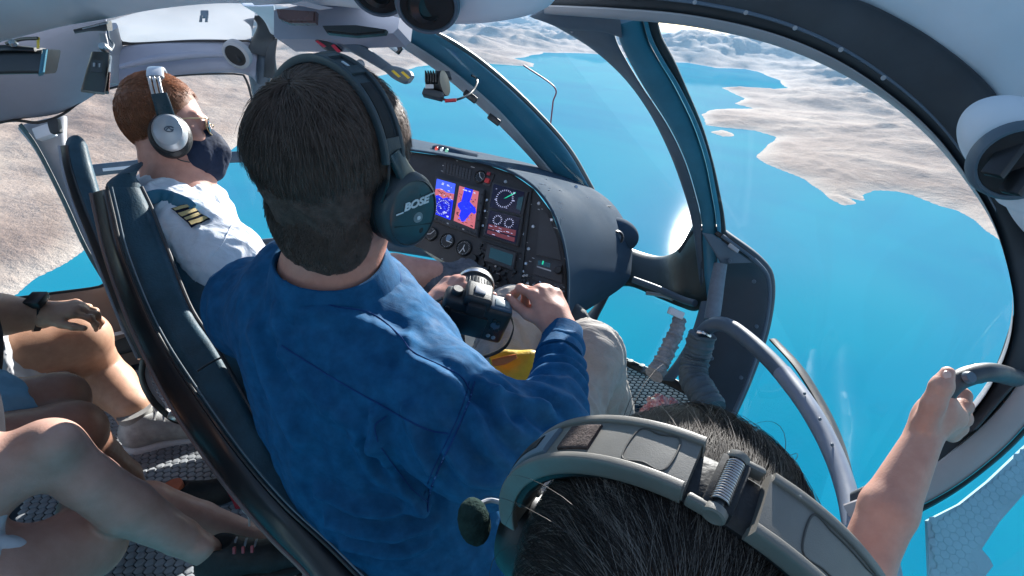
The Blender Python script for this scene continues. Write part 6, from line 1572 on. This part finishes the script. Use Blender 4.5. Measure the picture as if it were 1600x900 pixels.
for q in (-1, 1):
    ax = nrm(FB @ np.array((q, 0, -.05))); cc = FLo(q * .088, -.008, -.02)
    put('ear_cup', lathe(cc, ax, [(.034, .006), (.042, .010), (.044, .020), (.040, .032), (.024, .038), (.0001, .039)], 40, ref=FB[:, 2], sx=.8), MT['black'], hp3)
    put('cushion', lathe(cc, ax, [(.028, -.012), (.044, -.012), (.049, .0), (.044, .010), (.03, .012)], 40, ref=FB[:, 2], sx=.8), foam, hp3)
    put('yoke', ribbon([FLo(q * .104, -.008, .035), FLo(q * .110, -.008, .010), FLo(q * .114, -.008, -.02)], yv, [.030, .028, .024], .008, 16, 14, 4, ctr), olive, hp3)
mf = pm('mic_foam', (.020, .035, .032), .98, spec=.05, var=.3, vs=120, bump=.8, bs=500, bd=.002)
put('microphone', Sdf(.002, .01).ell(W(741, 815, .40), CV(.0125, .002, 0), CV(-.002, .0185, 0), CV(0, 0, .0125), k=0).build(wrinkle(220, .0004, 3)), mf, hp3, sharp=None)
put('mic_boom', tube([FLo(-.112, .0, -.03), W(800, 795, .40), W(768, 782, .41), W(745, 790, .405)], .0020, 30, 8, world=True), MT['trim'], hp3)

# ------------------------------------------------------------------ the stills camera on the lap, and small things
dc = thing('camera', 'black stills camera with silver-ringed lens held in the lap of the man in blue', 'camera', W(740, 480, 1.0))
ex_ = nrm(CV(.90, -.30, .12)); el = nrm(CV(.02, .62, .78)); ex_ = nrm(ex_ - el * (ex_ @ el)); eu = np.cross(ex_, el); eu = eu if eu @ CV(0, 1, 0) > 0 else -eu
K0 = W(741, 492, .985)
def KP(a, b, c): return K0 + ex_ * a + eu * b + el * c          # right, up, along the lens
cam_m = pm('camera_black', (.016, .018, .021), .5, var=.2, vs=60, bump=.5, bs=900, bd=.0006)
put('camera_body', box(KP(0, 0, 0), ex_ * .066, eu * .042, el * .022, .010, 3), cam_m, dc)
put('hand_grip', box(KP(.054, -.004, .022), ex_ * .015, eu * .038, el * .016, .010, 3), cam_m, dc)
put('viewfinder_hump', box(KP(-.006, .048, .0), ex_ * .026, eu * .014, el * .026, .007, 3), cam_m, dc)
put('eyecup', box(KP(-.006, .040, -.030), ex_ * .017, eu * .012, el * .008, .004, 2), MT['matte'], dc)
put('hot_shoe', box(KP(-.006, .063, .0), ex_ * .010, eu * .002, el * .010, .0006), MT['trim'], dc)
scn = put('camera_screen', box(KP(-.012, -.008, -.023), ex_ * .036, eu * .026, el * .003, .002), MT['gloss'], dc)
put('top_plate', box(KP(.040, .044, .0), ex_ * .022, eu * .003, el * .018, .002), MT['slate'], dc)
put('status_screen', box(KP(.042, .0475, -.002), ex_ * .014, eu * .001, el * .009, .0006), pm('lcd_grey', (.22, .28, .30), .3), dc)
put('mode_dial', lathe(KP(-.046, .042, .0), eu, [(.011, 0), (.011, .009), (.009, .011), (.0001, .011)], 24), cam_m, dc)
for a, b in ((.036, .018), (.044, .014), (.036, -.002), (.048, -.004), (.036, -.022), (.047, -.024), (-.056, .020), (-.056, .006), (-.056, -.010), (-.056, -.024)):
    put('button', lathe(KP(a, b, -.0215), -el, [(.0042, 0), (.0042, .0022), (.0034, .003), (.0001, .003)], 14), MT['trim' if a > 0 and b < -.01 else 'black'], dc)
put('thumb_wheel', lathe(KP(.041, .006, -.021), -el, [(.009, 0), (.009, .002), (.0055, .003), (.0001, .003)], 22), MT['slate'], dc)
prof = [(.030, .018), (.036, .020), (.036, .036), (.033, .038), (.033, .048), (.037, .050), (.037, .072), (.035, .074), (.035, .082), (.038, .084), (.038, .098), (.036, .101), (.032, .101), (.029, .092), (.0001, .090)]
lens = put('lens_barrel', lathe(KP(-.006, .002, 0), el, prof, 48), cam_m, dc)
for h0, h1 in ((.0385, .0475), (.0845, .092)): put('lens_ring', lathe(KP(-.006, .002, 0), el, [(.034, h0), (.0385 if h0 > .05 else .0345, h0), (.0385 if h0 > .05 else .0345, h1), (.034, h1)], 48), pm('lens_silver_%d' % int(h0 * 1000), (.40, .42, .44), .3, metal=.8), dc, parent if False else None) if False else put('lens_ring', lathe(KP(-.006, .002, 0), el, [(.034, h0), (.0392 if h0 > .05 else .0348, h0), (.0392 if h0 > .05 else .0348, h1), (.034, h1)], 48), MT['metal'], lens)
for k in range(36):
    a = 2 * math.pi * k / 36; dv = ex_ * math.cos(a) + eu * math.sin(a); tv = eu * math.cos(a) - ex_ * math.sin(a)
    put('grip_rib', box(KP(-.006, .002, .061) + dv * .0372, dv * .001, tv * .0018, el * .009, .0004, 1), MT['black'], lens)
strapm = pm('strap_black', (.018, .02, .022), .8, var=.3, bump=.5, bs=500)
put('neck_strap', ribbon([KP(.068, .020, 0), KP(.080, .0, -.01), KP(.074, -.035, -.03), KP(.040, -.075, -.03), KP(.010, -.09, -.01), KP(.0, -.10, .05)], el, .010, .002, 50, 10, 4), strapm, dc)
put('neck_strap', ribbon([KP(-.068, .020, 0), KP(-.085, .0, -.005), KP(-.085, -.04, .0), KP(-.06, -.07, .03)], el, .010, .002, 40, 10, 4), strapm, dc)
phn = thing('mobile_phone', 'dark phone edge showing beside the shirt front under the camera', 'phone', W(676, 500, 1.0))
put('phone_body', box(W(676, 502, 1.0), CV(.028, -.022, .01), CV(.012, .02, -.01), CV(0, .002, .005), .003), MT['gloss'], phn)
yp = thing('life_vest_pouch', 'yellow life vest pouch with an orange flash on the lap of the man in blue', 'pouch', W(800, 580, 1.05))
ylw = pm('pouch_yellow', (.62, .40, .02), .5, var=.12, vs=30, bump=.5, bs=200, bd=.002); orn = pm('pouch_orange', (.72, .16, .03), .5, var=.1, bump=.3, bs=200)
g = beam([(762, 560, 1.02), (770, 586, 1.01), (790, 606, 1.00), (808, 616, .99)], [(788, 545, 1.04), (812, 546, 1.03), (838, 548, 1.02), (842, 574, 1.01)], .03, n=24, k=20, ex=3)
put('pouch', (g[0] + (.004 * fbm(g[0] * 30, 3, 2))[:, None] * nrm(g[0]), g[1]), ylw, yp)
put('flash', beam([(768, 562, .99), (786, 557, .99), (806, 553, .99)], [(770, 572, .985), (788, 570, .985), (808, 560, .985)], .006, n=12, k=12), orn, yp)
wrp = thing('drink_bottle', 'clear and red crumpled plastic wrapper lying by the door sill', 'wrapper', W(1030, 634, 1.5))
g = Sdf(.004, .02).chain([W(1008, 650, 1.50), W(1026, 632, 1.50), W(1050, 630, 1.50)], [.018, .026, .016]).build(wrinkle(70, .006, 4))
wrp.name = 'plastic_wrapper'; put('wrapper', g, pm('wrapper_red', (.40, .05, .07), .2, col2=(.62, .50, .52), vs=45, bump=.3, coat=.5), wrp, sharp=25)
# belt, tag and lever by the seats
bt = thing('seat_belt', 'loose black and white seat belt hanging behind the seat shell', 'seat belt', W(240, 600, 1.3))
beltw = pm('belt_pale', (.45, .45, .48), .8, var=.15, bump=.5, bs=400)
put('webbing', ribbon([W(229, 552, 1.30), W(226, 590, 1.30), W(236, 616, 1.30), (W(252, 640, 1.31))], CV(1, 0, .2), .026, .003, 30, 10, 4), beltw, bt)
put('webbing', ribbon([W(224, 560, 1.29), W(222, 592, 1.29), W(238, 625, 1.29), W(266, 652, 1.30), W(284, 660, 1.31)], CV(.6, .5, 0), .016, .004, 40, 10, 4), MT['black'], bt)
put('buckle', box(W(276, 652, 1.27), CV(.018, -.008, 0), CV(.004, .008, 0), CV(0, 0, .006), .002), MT['metal'], bt)
tg = thing('warning_tag', 'red fabric tag with white edge hanging under the near seat', 'tag', W(372, 775, 1.0))
g = beam([(354, 768, 1.0), (362, 782, 1.0), (368, 796, 1.0)], [(376, 752, 1.0), (383, 772, 1.0), (378, 794, 1.0)], .004, n=14, k=12)
put('tag_cloth', g, pm('tag_red', (.42, .015, .03), .7, bump=.4), tg)
put('tag_edge', tube([(377, 751, .998), (384, 772, .998), (379, 795, .998), (388, 806, .998), (390, 822, .998)], .002, 20, 6), MT['white'], tg)
lvr = thing('seat_lever', 'blue-grey metal adjusting lever at the foot of the near seat', 'lever', W(490, 850, .9))
put('lever_bar', ribbon([W(438, 820, .90), W(455, 836, .90), W(480, 846, .90), W(510, 842, .91), W(545, 848, .93)], CV(.1, 1, 0), [.012, .030, .022, .016, .012], .008, 30, 14, 3), MT['teal'], lvr)
put('lever_strut', ribbon([W(398, 772, .92), W(420, 810, .91), W(446, 855, .90)], CV(1, .5, 0), [.008, .014, .018], .006, 20, 12, 4), MT['trim'], lvr)
put('lever_knob', lathe(W(480, 873, .88), CV(.1, .3, -1), [(.0001, .006), (.004, .005), (.005, 0)], 16), MT['metal'], lvr)
